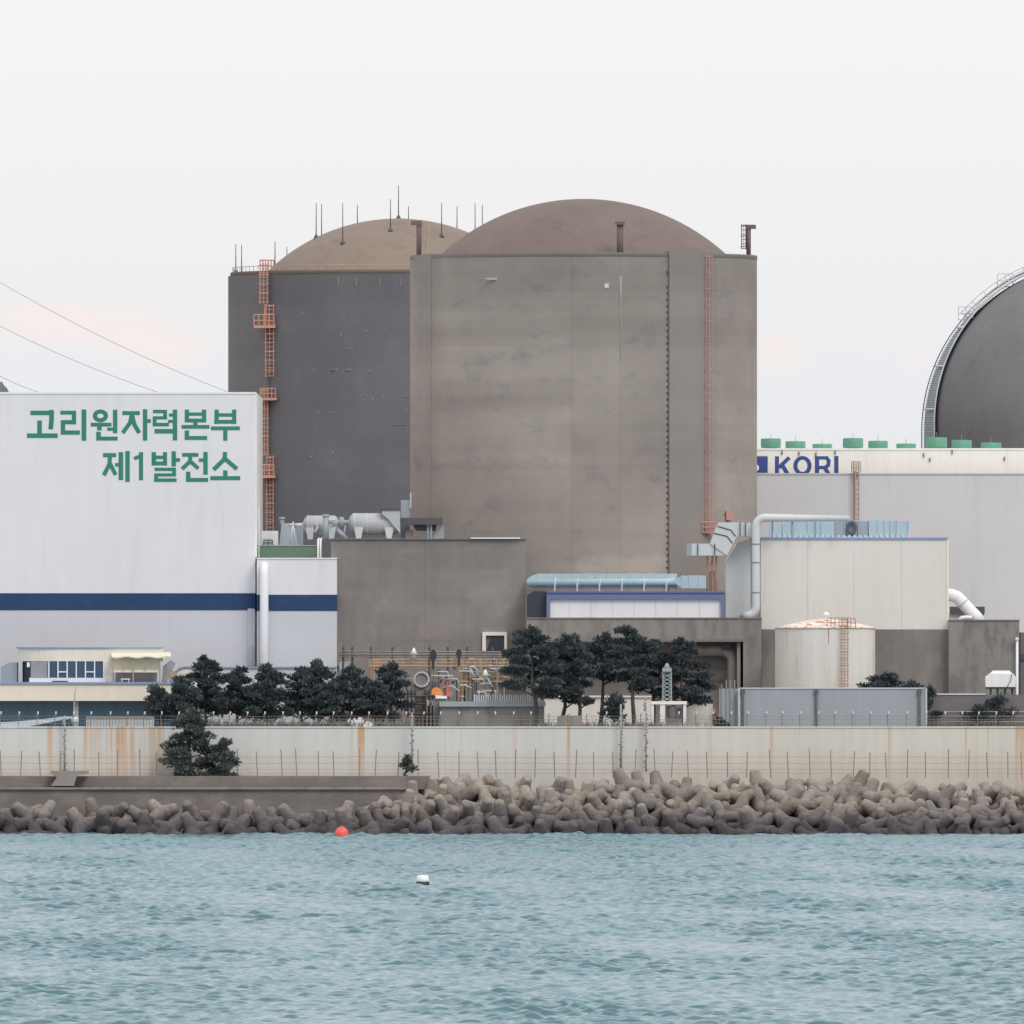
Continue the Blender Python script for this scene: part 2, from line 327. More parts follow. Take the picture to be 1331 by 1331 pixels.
def ladder(mb, px0, px1, py0, py1, y, r=.05, step=5.2, cage=False, x=None):
    a = (X(px0, y), y); b = (X(px1, y), y)
    for p in (a, b): mb.bar((p[0], p[1], Z(py0, y)), (p[0], p[1], Z(py1, y)), r)
    py = py0 + 2
    while py < py1: mb.bar((a[0], y, Z(py, y)), (b[0], y, Z(py, y)), r * .7); py += step
    if cage:
        py = py0 + 3
        while py < py1:
            z = Z(py, y); cx = (a[0] + b[0]) / 2; w = (b[0] - a[0]) * .75
            pts = [(cx + w * math.cos(t), y - w * .9 * abs(math.sin(t)), z) for t in [PI * q / 6 for q in range(7)]]
            mb.tube(pts, r * .7, 4, smooth=False); py += step * 2.2
        for t in (PI * .25, PI * .5, PI * .75):
            xx = (a[0] + b[0]) / 2 + (b[0] - a[0]) * .75 * math.cos(t); yy = y - (b[0] - a[0]) * .68 * math.sin(t)
            mb.bar((xx, yy, Z(py0, y)), (xx, yy, Z(py1, y)), r * .6)
def railing(mb, px0, px1, py0, py1, y, n=4, r=.04, mid=True):
    for i in range(n + 1):
        x = X(px0 + (px1 - px0) * i / n, y); mb.bar((x, y, Z(py1, y)), (x, y, Z(py0, y)), r)
    for q in ((0, .5) if mid else (0,)):
        z = Z(py0 + (py1 - py0) * q, y); mb.bar((X(px0, y), y, z), (X(px1, y), y, z), r)

# ------------------------------------------------------------------ ground, hill, water
g = MB(); g.add([(-9000, 24, GZ), (9000, 24, GZ), (9000, 14000, GZ), (-9000, 14000, GZ)], [(0, 1, 2, 3)]); struct(g.build('ground', 'ground'))
g = MB(); g.add([(-9000, -12000, -1.2), (9000, -12000, -1.2), (9000, 26, -1.2), (-9000, 26, -1.2)], [(0, 1, 2, 3)]); struct(g.build('sea_bed', 'core'))

def make_water():
    rng = np.random.RandomState(3)
    nr, nc = 2700, 760
    q = np.linspace(0, 1, nr); dist = 940 + (2012 - 940) * (q * .75 + .25 * q * q)
    u = np.linspace(-1.12, 1.12, nc)
    hw = (CX / F) * dist
    Xg = (u[None, :] * hw[:, None]); Yg = np.repeat((dist - D)[:, None], nc, 1)
    Xg = Xg.astype(np.float32); Yg = Yg.astype(np.float32)
    h = np.zeros_like(Xg); dx = np.zeros_like(Xg); dy = np.zeros_like(Xg)
    patch = .92 + .28 * np.sin(Xg * .171 + Yg * .023 + 1.3) * np.sin(Xg * .083 - Yg * .017 + .4) + .12 * np.sin(Yg * .031 + Xg * .23)
    for i in range(64):
        lam = .65 * (4.6 / .65) ** rng.rand() if i < 56 else 8 + 12 * rng.rand()
        th = rng.normal(PI / 2 + .12, .60)
        k = 2 * PI / lam; kx, ky = k * math.cos(th), k * math.sin(th)
        amp = .0096 * lam ** .72 if i < 56 else .010
        ph = rng.rand() * 2 * PI
        a = (kx * Xg + ky * Yg + ph).astype(np.float32); s_ = np.sin(a); c_ = np.cos(a)
        h += amp * s_; dx += amp * .9 * math.cos(th) * c_; dy += amp * .9 * math.sin(th) * c_
    h *= patch * 1.18; Xo = Xg + dx * patch; Yo = Yg + dy * patch
    co = np.stack([Xo, Yo, h], -1).reshape(-1, 3).astype(np.float32)
    me = bpy.data.meshes.new('sea')
    n = nr * nc; nf = (nr - 1) * (nc - 1)
    me.vertices.add(n); me.vertices.foreach_set('co', co.ravel())
    idx = np.arange(n, dtype=np.int32).reshape(nr, nc)
    quads = np.stack([idx[:-1, :-1], idx[:-1, 1:], idx[1:, 1:], idx[1:, :-1]], -1).reshape(-1)
    me.loops.add(nf * 4); me.loops.foreach_set('vertex_index', quads)
    me.polygons.add(nf); me.polygons.foreach_set('loop_start', np.arange(0, nf * 4, 4, dtype=np.int32))
    me.polygons.foreach_set('use_smooth', np.ones(nf, dtype=bool))
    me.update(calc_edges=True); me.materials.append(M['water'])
    o = bpy.data.objects.new('sea', me); COL.objects.link(o); struct(o)
make_water()
g = MB()
g.add([(-9000, -12000, -.5), (9000, -12000, -.5), (9000, 24, -.5), (-9000, 24, -.5)], [(0, 1, 2, 3)]); struct(g.build('open_sea', 'water'))

# hill far behind the turbine hall, only its scrubby shoulder shows at the left edge
g = MB(); y = 420; vs = []; fs = []
prof = [(-900, 380), (-600, 330), (-300, 420), (-120, 450), (-40, 478), (-8, 492), (3, 497), (9, 505), (18, 522), (60, 600), (160, 780), (320, 960)]
rr = random.Random(5); pts = []
for (a, b), (c, d) in zip(prof, prof[1:]):
    nn = max(2, int((c - a) / 6))
    for i in range(nn): pts.append((a + (c - a) * i / nn, b + (d - b) * i / nn + rr.uniform(-2.0, 2.0)))
for a, b in pts: vs += [(X(a, y), y, Z(b, y)), (X(a, y), y - 60, GZ - 1), (X(a, y), y + 160, GZ - 1)]
for i in range(len(pts) - 1): fs += [(3 * i + 1, 3 * i + 4, 3 * i + 3, 3 * i), (3 * i, 3 * i + 3, 3 * i + 5, 3 * i + 2)]
g.add(vs, fs); struct(g.build('hill', 'hill'))

# ------------------------------------------------------------------ sea wall, ledge
YW = 20
w = thing('sea_wall', 'long pale concrete sea wall with rust streaks behind the concrete blocks', 'wall', (0, YW, 5))
MB().box(-150, 150, YW, YW + 1.2, 4, Z(946.5, YW)).build('wall_face', 'sea_wall', w)
MB().box(-150, 150, YW - .08, YW + 1.35, Z(946.2, YW), Z(944.2, YW)).build('coping', 'sea_wall', w)
w = thing('concrete_ledge', 'low dark wet concrete ledge at the foot of the wall on the left', 'ledge', (X(260, 8), 8, 0))
MB().pprism([(-600, 1086), (523, 1086), (524, 1046), (526, 1026), (-600, 1026)], 8, 3.0).build('lower_face', 'ledge', w)
mb = MB(); e = [(-600, 1025.5)]
pts = [(-600, 1026)]
mb.pprism([(-600, 1026.2), (527, 1026.2), (529, 1023.6), (-600, 1023.6)], 7.7, 3.5); mb.build('lip', 'conc_mid', w)
MB().pprism([(-600, 1026), (600, 1026), (560, 1009), (-600, 1009)], 11.3, 8.5).build('upper_step', 'ledge', w)
b = MB().pprism([(66, 1021.5), (96, 1021.5), (100, 1008), (115, 1006), (115, 1002), (66, 1002), (66, 1006), (74, 1010)], 9.2, 1.9).build('concrete_block', 'conc_mid', origin=(X(88, 9), 9.2, Z(1022, 9)))
tag(b, 'small pale concrete outfall block on the dark ledge left of the front pine', 'concrete block')

# ------------------------------------------------------------------ tetrapods
def tetra_mesh():
    mb = MB(); dirs = [Vector((0, 0, 1))] + [Vector((math.sin(1.9106) * math.cos(a), math.sin(1.9106) * math.sin(a), math.cos(1.9106))) for a in (0, 2 * PI / 3, 4 * PI / 3)]
    for d in dirs:
        up = Vector((1, 0, 0)) if abs(d.x) < .8 else Vector((0, 1, 0)); u = d.cross(up).normalized(); w_ = d.cross(u)
        prof = [(.0, .98), (.6, .95), (1.1, .82), (2.0, .66), (2.15, .62), (2.27, .52), (2.34, .34), (2.36, .0)]; n = 14; vs = []
        for t_, r in prof:
            for k in range(n): a = 2 * PI * k / n; vs.append(d * t_ + (u * math.cos(a) + w_ * math.sin(a)) * max(r, .001))
        fs = [(i * n + k, i * n + (k + 1) % n, (i + 1) * n + (k + 1) % n, (i + 1) * n + k) for i in range(len(prof) - 1) for k in range(n)]
        mb.add(vs, fs, True)
    me = bpy.data.meshes.new('tetrapod'); me.from_pydata(mb.v, [], mb.f); me.polygons.foreach_set('use_smooth', mb.sm); me.materials.append(M['tetra'])
    return me
TM = tetra_mesh(); rr = random.Random(21)
def put_tetra(x, y, z, sc, label, group):
    o = bpy.data.objects.new('tetrapod', TM); COL.objects.link(o); o.location = (x, y, z)
    o.rotation_mode = 'QUATERNION'
    q = Euler((rr.uniform(0, 2 * PI), rr.uniform(-PI / 2, PI / 2), rr.uniform(0, 2 * PI))).to_quaternion(); o.rotation_quaternion = q
    o.scale = (sc, sc, sc); tag(o, label, 'tetrapod', group)
rows = 8
for r in range(rows):
    t = r / (rows - 1); y = -2.2 + 15.0 * t; z = -.55 + 5.0 * t ** .85
    x = X(500 + (14 if r % 2 else 0), y) + (0 if r < 5 else (r - 4) * 2.2)
    while x < X(1331, y) + 6:
        zz = z
        if x > X(1040, y): zz = z * .93
        if r == rows - 1:
            lab, grp = 'grey concrete tetrapod along the top edge of the tall heap against the pale wall', 'tetrapods along the top of the heap'
        elif r == 0: lab, grp = 'dark wet concrete tetrapod at the waterline below the tall heap', 'wet tetrapods at the foot of the heap'
        else: lab, grp = 'weathered grey brown concrete tetrapod in the middle of the tall heap', 'tetrapods in the tall heap'
        put_tetra(x + rr.uniform(-.6, .6), y + rr.uniform(-.7, .7), zz + rr.uniform(-.6, .6), rr.uniform(.70, .92), lab, grp)
        x += rr.uniform(1.95, 2.75)
for r in range(3):
    y = -2.3 + 3.1 * r; x = X(-60, y) + r * 1.1; z = (-.75, .5, 1.6)[r]
    while x < X(505 + (0 if r < 2 else 10), y):
        lab, grp = (('dark wet concrete tetrapod at the waterline below the dark ledge', 'wet tetrapods below the ledge') if r == 0 else ('brown grey concrete tetrapod piled low against the dark ledge', 'tetrapods against the ledge'))
        put_tetra(x + rr.uniform(-.5, .5), y + rr.uniform(-.4, .4), z + rr.uniform(-.6, .6), rr.uniform(.72, .95), lab, grp)
        x += rr.uniform(1.9, 2.9)
g = MB(); vs = []; fs = []; nx, ny = 170, 18
for j in range(ny):
    for i in range(nx):
        x = -72 + 144 * i / (nx - 1); y = -3 + 22 * j / (ny - 1); t = max(0, min(1, (x - X(505, y)) / 4))
        zr = -1.8 + 5.7 * max(0, min(1, (y + 3) / 17)) ** .9; zl = -1.6 + 1.6 * max(0, min(1, (y + 3) / 10))
        vs.append((x, y, zl + (zr - zl) * t + rr.uniform(-.3, .3)))
for j in range(ny - 1):
    for i in range(nx - 1): a = j * nx + i; fs.append((a, a + 1, a + nx + 1, a + nx))
g.add(vs, fs); struct(g.build('rubble_mound', 'core'))

# ------------------------------------------------------------------ fences, poles
def lower_fence():
    y = YW - 1.6; t = thing('security_fence', 'thin rusty wire fence with upright posts in front of the pale sea wall', 'fence', (0, y, 6.5))
    px = 2; r2 = random.Random(9)
    while px < 1331:
        if not 222 < px < 300:
            a = X(px + r2.uniform(-4, 4), y); z1 = Z(976 + r2.uniform(-3, 3), y); k = r2.uniform(-.16, .16)
            MB().bar((a, y, Z(1011, y)), (a + k, y, z1), .055).build('post', 'fence_post', t)
        px += 26 * r2.uniform(.8, 1.15)
    mb = MB()
    for py in (984, 992, 1000, 1005):
        pts = [(X(p, y), y, Z(py + r2.uniform(-.6, .6), y)) for p in range(-30, 1370, 14)]; mb.tube(pts, .016, 3)
    mb.build('wire', 'wire', t)
lower_fence()
def upper_fence():
    y = YW + .6; t = thing('coping_fence', 'fence of thin posts with small white insulators on top of the sea wall', 'fence', (0, y, 11))
    px = 0; r2 = random.Random(19)
    while px < 1335:
        a = X(px, y)
        p = MB().tube([(a, y, Z(945, y)), (a, y, Z(930, y)), (a + .1, y - .25, Z(926, y))], .045, 5).build('post', 'fence_post', t)
        MB().tube([(a + .1, y - .25, Z(929.2, y)), (a + .12, y - .3, Z(925, y))], [.055, .085], 8).build('insulator', 'insulator', p)
        px += 23.2 * r2.uniform(.92, 1.08)
    mb = MB()
    for py in (931, 935, 940): mb.tube([(X(p, y), y - .02, Z(py + r2.uniform(-.4, .4), y)) for p in range(-30, 1370, 11)], .02, 3)
    for p in range(-10, 1340, 5): mb.bar((X(p, y), y, Z(945, y)), (X(p + r2.uniform(-.5, .5), y), y, Z(933, y)), .012, 3)
    mb.build('wire_mesh', 'wire', t)
upper_fence()
def pole(px, top, bot, y, r, label, mat='pole', cat='pole'):
    t = thing('utility_pole', label, cat, (X(px, y), y, Z(bot, y)))
    MB().tube([(X(px, y), y, Z(bot, y)), (X(px, y), y, Z(top, y))], [r, r * .8], 8).build('shaft', mat, t)
    return t
def clutter_pole(px, top, bot, y, r, label, seed):
    r2 = random.Random(seed); t = pole(px, top, bot, y, r, label); mb = MB(); py = top + 4
    while py < bot - 2:
        d = r2.choice((-1, 1)) * r2.uniform(1.5, 3.0); mb.bar((X(px, y), y, Z(py, y)), (X(px + d, y), y - .1, Z(py + r2.uniform(-2, 2), y)), r2.uniform(.06, .13)); py += r2.uniform(2.5, 5)
    mb.build('step', 'pole', t)
clutter_pole(535.5, 926, 1004, YW - 1.2, .10, 'slim grey pole before the sea wall with a weed at its foot', 1)
clutter_pole(807, 915, 1003, YW - .9, .12, 'grey stepped post before the wall below the tallest pines', 2)
clutter_pole(839.5, 905, 1003, YW - .9, .09, 'narrower grey stepped post beside the lattice beacon gate', 3)
clutter_pole(84, 930, 1006, YW - .7, .11, 'stubby stained post above the pale outfall block', 4)
t = thing('lamp_post', 'thin curved lamp post before the dark glazing of the round office', 'lamp post', (X(97, 22), 22, GZ))
MB().tube([(X(96, 22), 22, GZ), (X(96, 22), 22, Z(925, 22)), (X(97, 22), 22, Z(905, 22)), (X(99, 22), 22, Z(890, 22))], [.09, .08, .06, .04], 6).build('shaft', 'pole', t)
MB().tube([(X(93, 22), 22, Z(936, 22)), (X(97, 22), 22, Z(936, 22)), (X(102, 22), 22, Z(935, 22))], .3, 7).build('lamp_head', 'insulator', t)
# rusty box over the wall
t = thing('gate_box', 'small grey concrete box on the wall top above a rust streak', 'box', (X(740, 21.6), 21.6, GZ))
MB().pprism([(724, 943.8), (757, 943.8), (757, 932), (753, 930), (728, 930), (724, 933)], 21.9, 1.2).build('box_body', 'conc_mid', t)

# ------------------------------------------------------------------ reactor buildings
RR = S(225.5, 100)
def cap(mb, cx, cy, zr, half, sag, n=72, m=18):
    Rs = (half ** 2 + sag ** 2) / (2 * sag); a1 = math.asin(min(1, half / Rs)); prof = []
    for i in range(m + 1):
        a = a1 * (1 - i / m); prof.append((max(Rs * math.sin(a), .001), zr + Rs * math.cos(a) - (Rs - sag)))
    mb.lathe(cx, cy, prof, n)
yc = 100; cx = X(758.5, yc); zt = Z(332.5, yc); sea = yc
R1 = thing('reactor_building', 'tall weathered grey brown reactor with low brown dome, in front at centre', 'reactor building', (cx, yc, GZ))
MB().lathe(cx, yc, [(RR, GZ - 1), (RR, zt - .45)], 128).build('wall', 'conc_reactor', R1)
mb = MB(); mb.lathe(cx, yc, [(RR + .001, zt - .45), (RR + .03, zt - .44), (RR + .03, zt)], 128); mb.lathe(cx, yc, [(RR + .03, zt), (RR - .7, zt)], 128, False); mb.lathe(cx, yc, [(RR - .7, zt), (RR - .7, zt - 1.2), (.01, zt - 1.2)], 96, False); mb.build('roof_rim', 'conc_buttress', R1)
mb = MB(); hd = S(189, yc); cap(mb, cx, yc, zt - .6, hd + .5, S(74, yc) + .6); mb.build('dome', 'dome_brown', R1)
def buttress(name, az, wdt, dep, ztop, mat, parent, cx, cy, R):
    mb = MB(); n = 8; vs = []; h_ = wdt / 2 / R
    for zz in (GZ - 1, ztop):
        for i in range(n + 1): a = az - h_ + 2 * h_ * i / n; vs.append((cx + (R + dep) * math.cos(a), cy + (R + dep) * math.sin(a), zz))
        for i in range(n, -1, -1): a = az - h_ + 2 * h_ * i / n; vs.append((cx + (R - .8) * math.cos(a), cy + (R - .8) * math.sin(a), zz))
    m = 2 * (n + 1); fs = [tuple(range(m, 2 * m)), tuple(reversed(range(m)))] + [(i, (i + 1) % m, (i + 1) % m + m, i + m) for i in range(m)]
    mb.add(vs, fs); return mb.build(name, mat, parent)
azr = -PI / 2 + math.asin((893 - 758.5) / 225.5)
buttress('buttress', azr, S(50, yc) / math.cos(azr + PI / 2), .3, zt + .15, 'conc_buttress', R1, cx, yc, RR)
azl = -PI / 2 + math.asin((546 - 758.5) / 228)
buttress('buttress', azl, 5.2, .04, zt - .1, 'conc_reactor', R1, cx, yc, RR)
def surf_y(px, off=0, cx_=None, cy_=yc, R_=RR):
    c = cx if cx_ is None else cx_
    y = cy_ - R_
    for _ in range(6): d = X(px, y) - c; y = cy_ - math.sqrt(max(0, R_ * R_ - d * d))
    return y - off
mb = MB(); ya = surf_y(867.5, .03); py = 372
rr = random.Random(2)
while py < 745: mb.pbox(865.6 + rr.uniform(-.2, .2), py, 868.4, py + 2.6, ya - .05, .3); py += 8.1
for p0, p1 in ((352, 356),): mb.pbox(865, p0, 869, p1, ya - .05, .3)
mb.build('bolt_hole_plates', 'dark_steel', R1)  # small dark plates painted for the shade in a column of holes
yl = surf_y(921, .7)
mb = MB(); ladder(mb, 918, 925.5, 331, 690, yl, .05, 9.5, True); mb.bar((X(917.3, yl), yl + .2, Z(331, yl)), (X(917.3, yl), yl + .2, Z(690, yl)), .09); mb.build('ladder', 'pink_steel', R1)
mb = MB(); railing(mb, 913, 929, 679, 692, yl - .5, 3, .08); mb.pbox(913, 691, 929, 693, yl - .5, 1.2); mb.build('ladder_platform', 'pink_steel', R1)
def vent_pipe(px, top, wpx, y, parent, cage=None, hook=0, mat='dark_steel', bot=334):
    mb = MB(); x = X(px, y); r = S(wpx / 2, y); pts = [(x, y, Z(bot, y)), (x, y, Z(top + 3, y))]
    mb.tube(pts, r, 12)
    if hook: mb.pbox(px - (wpx * .55 if hook > 0 else wpx * 1.6), top, px + (wpx * 1.6 if hook > 0 else wpx * .55), top + 5.5, y - .3, .7)
    else: mb.pbox(px - wpx * .75, top, px + wpx * .75, top + 4, y - .6, 1.2)
    p = mb.build('vent_pipe', mat, parent)
    if cage:
        mb = MB(); ladder(mb, cage[0], cage[1], top + (-1 if hook > 0 else 0), top + (32 if hook > 0 else 36), y - .1, .05, 6, True); mb.build('access_ladder', 'dark_steel' if hook > 0 else 'tan_steel', p)
vent_pipe(544.5, 287, 6.5, surf_y(550) + 2, R1, (549.5, 554), -1, 'rust_pipe')
vent_pipe(806, 288, 8.5, surf_y(806) + 1.0, R1, mat='rust_pipe')
vent_pipe(973, 292, 6, 100, R1, (964, 969.5), 1, 'rust_pipe')
# pale leak marks and small wall boxes on the cylinder
ym = surf_y(807, .03); o = MB().pprism([(805.2, 358), (809, 359), (808.6, 376), (807.9, 392), (807.6, 420), (807.1, 470), (806.7, 425), (806.5, 388), (805.6, 374)][::-1], ym - .02, .3).build('leak_mark', 'conc_pale', R1)
ym = surf_y(788, .03); MB().pprism([(785.5, 369), (791, 368), (791.5, 374), (786, 374.5)][::-1], ym - .02, .3).build('wall_plate', 'beige_side', R1)
ym = surf_y(645, .03); MB().pprism([(629, 361.6), (640, 360.4), (659, 361.5), (650, 363.4), (636, 364.2)][::-1], ym - .02, .3).build('repair_patch', 'conc_pale', R1)
yb = surf_y(948, .8); t = MB(); t.pbox(944, 664, 953, 676, yb, .7); t.build('junction_box', 'pink_steel', R1); MB().bar((X(925, yb), yb, Z(668, yb)), (X(944, yb), yb, Z(668, yb)), .05).build('conduit', 'dark_steel', R1)

yc2 = 185; cx2 = X(517, yc2); zt2 = Z(354.5, yc2); R2r = S(217, yc2)
R2 = thing('reactor_building', 'dark slate grey reactor with tan dome and rods, behind on the left', 'reactor building', (cx2, yc2, GZ))
MB().lathe(cx2, yc2, [(R2r, GZ - 1), (R2r, zt2 - .4)], 128).build('wall', 'conc_old', R2)
mb = MB(); mb.lathe(cx2, yc2, [(R2r, zt2 - .4), (R2r + .05, zt2 - .38), (R2r + .05, zt2)], 128); mb.lathe(cx2, yc2, [(R2r + .05, zt2), (R2r - .7, zt2)], 128, False); mb.lathe(cx2, yc2, [(R2r - .7, zt2), (R2r - .7, zt2 - 1.2), (.01, zt2 - 1.2)], 96, False); mb.build('roof_rim', 'dome_tan', R2)
mb = MB(); hd2 = S(172, yc2); cap(mb, cx2, yc2, zt2 - .6, hd2 + .5, S(70.5, yc2) + .6); mb.build('dome', 'dome_tan', R2)
buttress('buttress', -PI / 2 - math.asin(203 / 217), 13, .3, zt2 - .42, 'conc_old_rib', R2, cx2, yc2, R2r)
# lightning rods
dome_z = lambda dx, dy: None
def cap_z(dx, dy, half, sag, zr):
    Rs = (half ** 2 + sag ** 2) / (2 * sag); d = dx * dx + dy * dy
    return zr + math.sqrt(max(0, Rs * Rs - d)) - (Rs - sag)
def rod(px, top, dyc, foot=False, rim=False):
    y = yc2 + dyc; x = X(px, y)
    z0 = zt2 if rim else cap_z(x - cx2, dyc, hd2 + .5, S(70.5, yc2) + .6, zt2 - .6)
    p = MB().tube([(x, y, z0 - .2), (x, y, Z(top, y))], [.075, .045], 6).build('lightning_rod', 'dark_steel', R2)
    if foot: MB().tube([(x, y, z0 - .2), (x, y, z0 + .2), (x, y, z0 + .4)], [.36, .2, .08], 8).build('foot', 'dark_steel', p)
for a in ((411, 264, -2, 1), (418, 265, 5, 0), (445.5, 264, -9, 1), (464.5, 266, 4, 0), (507.5, 259, -8, 1), (518, 241, 0, 1), (531, 268, 6, 0), (574, 264, -8, 1), (594, 268, 5, 0), (617.5, 264, 6, 0), (627, 266, 8, 0), (357.5, 314, 0, 0), (373, 321, 8, 0)): rod(*a)
rod(306.5, 317, 0, True, True); rod(314, 318, 3, False, True)
mb = MB(); n = 60
for i in range(n):
    a = -PI * i / n; r_ = R2r - .2; x = cx2 + r_ * math.cos(a); y = yc2 + r_ * math.sin(a); mb.bar((x, y, zt2), (x, y, zt2 + .55), .03)
mb.tube([(cx2 + (R2r - .2) * math.cos(-PI * i / n), yc2 + (R2r - .2) * math.sin(-PI * i / n), zt2 + .55) for i in range(n + 1)], .035, 4); mb.build('rim_railing', 'tan_steel', R2)
yl2 = surf_y(346, 1.0, cx2, yc2, R2r)
def lad2(a, b, c, d, cage=True): mb = MB(); ladder(mb, a, b, c, d, yl2, .06, 5.4, cage); mb.build('caged_ladder', 'orange_steel', R2)
lad2(338, 347.5, 342, 395); lad2(345.5, 355.5, 395, 490); lad2(340, 348, 505, 592); lad2(347, 355, 592, 690)
lad2(344, 346, 395, 425, False)
for a, b, c, d in ((330, 356, 409, 424), (338, 358, 505, 518), (331, 356, 604, 619)):
    mb = MB(); railing(mb, a, b, c, d, yl2 - .9, 4, .055); mb.pbox(a, d - 1, b + 2, d + 2.2, yl2 - .9, 1.6); mb.bar((X((a + b) / 2 + 3, yl2), yl2 - .6, Z(d, yl2)), (X(b - 1, yl2), yl2 + .8, Z(d + 8, yl2)), .09)
    mb.build('ladder_platform', 'orange_steel', R2)
mb = MB(); railing(mb, 338, 356, 338, 353, yl2 + 1.2, 5, .07); mb.build('roof_railing', 'pink_steel', R2)
mb = MB(); rr = random.Random(12)
for i in range(46):
    px = rr.uniform(380, 530); py = rr.choice((405, 427, 435, 452, 478, 480, 512, 520, 535, 560, 585, 592)) + rr.uniform(-3, 3); yy = surf_y(px, .03, cx2, yc2, R2r); s_ = rr.uniform(.35, .8)
    MB().pbox(px - s_, py - s_, px + s_, py + s_, yy - .03, .2).build('anchor_plate', 'conc_pale', R2)
for px in (440, 463, 494, 521): yy = surf_y(px, .03, cx2, yc2, R2r); MB().pbox(px - .7, 361, px + .7, 372, yy - .03, .2).build('leak_mark', 'conc_mid', R2)
for px, py, w_ in ((436, 480, 5), (455, 480, 5), (527, 515, 4), (520, 551, 8)): yy = surf_y(px, .03, cx2, yc2, R2r); MB().pbox(px - w_, py, px + w_, py + 1.2, yy - .03, .25).build('repair_patch', 'conc_mid', R2)

# far right dark dome
yc3 = 240; cx3 = X(1423, yc3); Rd = S(218, yc3); zc3 = Z(560, yc3)
R3 = thing('reactor_building', 'dark round domed reactor cut by the right edge with a stair over it', 'reactor building', (cx3, yc3, GZ))
prof = [(Rd, GZ - 1), (Rd, zc3)] + [(max(.01, Rd * math.cos(PI / 2 * i / 30)), zc3 + Rd * math.sin(PI / 2 * i / 30)) for i in range(1, 31)]
MB().lathe(cx3, yc3, prof, 128).build('dome', 'dome_dark', R3)
def sp(az, el, r): return (cx3 + r * math.cos(el) * math.cos(az), yc3 + r * math.cos(el) * math.sin(az), zc3 + r * math.sin(el)) if el >= 0 else (cx3 + r * math.cos(az), yc3 + r * math.sin(az), zc3 + el * Rd)
els = [-.25 + (PI / 2 - .10 + .25) * i / 60 for i in range(61)]
mb = MB(); A0, A1 = PI, PI + .40
def azw(e): return PI + .34 * (1 - .3 * max(0, e))
vs = []; fs = []
for i, e in enumerate(els): vs += [sp(PI + .02, e, Rd + .35), sp(azw(e), e, Rd + .35)]
for i in range(60): fs.append((2 * i, 2 * i + 1, 2 * i + 3, 2 * i + 2))
mb.add(vs, fs); mb.build('stair_deck', 'grey_steel', R3)
mb = MB(); mb.tube([sp(PI + .0, e, Rd + .62) for e in els], .07, 6); mb.build('stringer', 'dark_steel', R3)
mb = MB(); mb.tube([sp(azw(e) + .01, e, Rd + .5) for e in els], .08, 6); mb.build('stringer', 'grey_duct', R3)
mb = MB()
for i, e in enumerate(els[::1]):
    for q in (0, .5): mb.bar(sp(PI + .02, e + q * .026, Rd + .48), sp(azw(e), e + q * .026, Rd + .42), .035)
mb.build('tread_bars', 'grey_steel', R3)
mb = MB()
for i, e in enumerate(els):
    if i % 9 == 4 and e < .7: a, b = sp(PI + .1, e, Rd + .55), sp(azw(e), e, Rd + .55); mb.tube([a, b], .14, 6)
mb.build('landing', 'grey_duct', R3)
mb = MB(); up = [e for e in els if e > .72]
for rad in (.75, 1.25): mb.tube([sp(PI + .02, e, Rd + rad) for e in up], .05, 5); mb.tube([sp(azw(e), e, Rd + rad * .8) for e in up], .05, 5)
for e in up[::3]: mb.bar(sp(PI + .02, e, Rd + .2), sp(PI + .02, e, Rd + 1.3), .05); mb.bar(sp(azw(e), e, Rd + .2), sp(azw(e), e, Rd + 1.05), .05)
for e in (.72, 1.02):
    x, y, z = sp(PI + .02, e, Rd + .4)
    for dx in (-.9, .0, .9): mb.bar((x + dx, y, z - .3), (x + dx, y, z + 1.3), .05)
    for dz in (-.2, .5, 1.3): mb.bar((x - .9, y, z + dz), (x + .9, y, z + dz), .05)
mb.build('handrail', 'grey_duct', R3)

# ------------------------------------------------------------------ turbine hall with Korean sign (left)
YT = 62
TH = thing('turbine_hall', 'large white hall with green Korean lettering and a navy stripe, left', 'building', (X(150, YT), YT, GZ))
MB().pbox(-700, 512, 332, 771, YT, 55).build('upper_wall', 'white_wall', TH)
MB().box(X(-700, YT), X(332, YT), YT, YT + 55, GZ - 1, Z(793, YT)).build('lower_wall', 'white_low', TH)
MB().pbox(-700, 771, 332, 793, YT - .06, 55).build('stripe', 'blue_band', TH)
MB().pbox(-700, 509.6, 332.6, 512, YT - .08, 55.2).build('roof_edge', 'white_paint', TH)
mb = MB(); mb.pbox(332.05, 512, 333.6, 724, YT + .5, 50); mb.build('corner_trim', 'white_paint', TH)
K = 1 / 8.873
def conv1(a, b): return X(30 + a * K, YT), Z(520 + b * K, YT)
def conv2(a, b): return X(170 + a * K, YT), Z(520 + b * K, YT)
kk = S(1, YT) * K
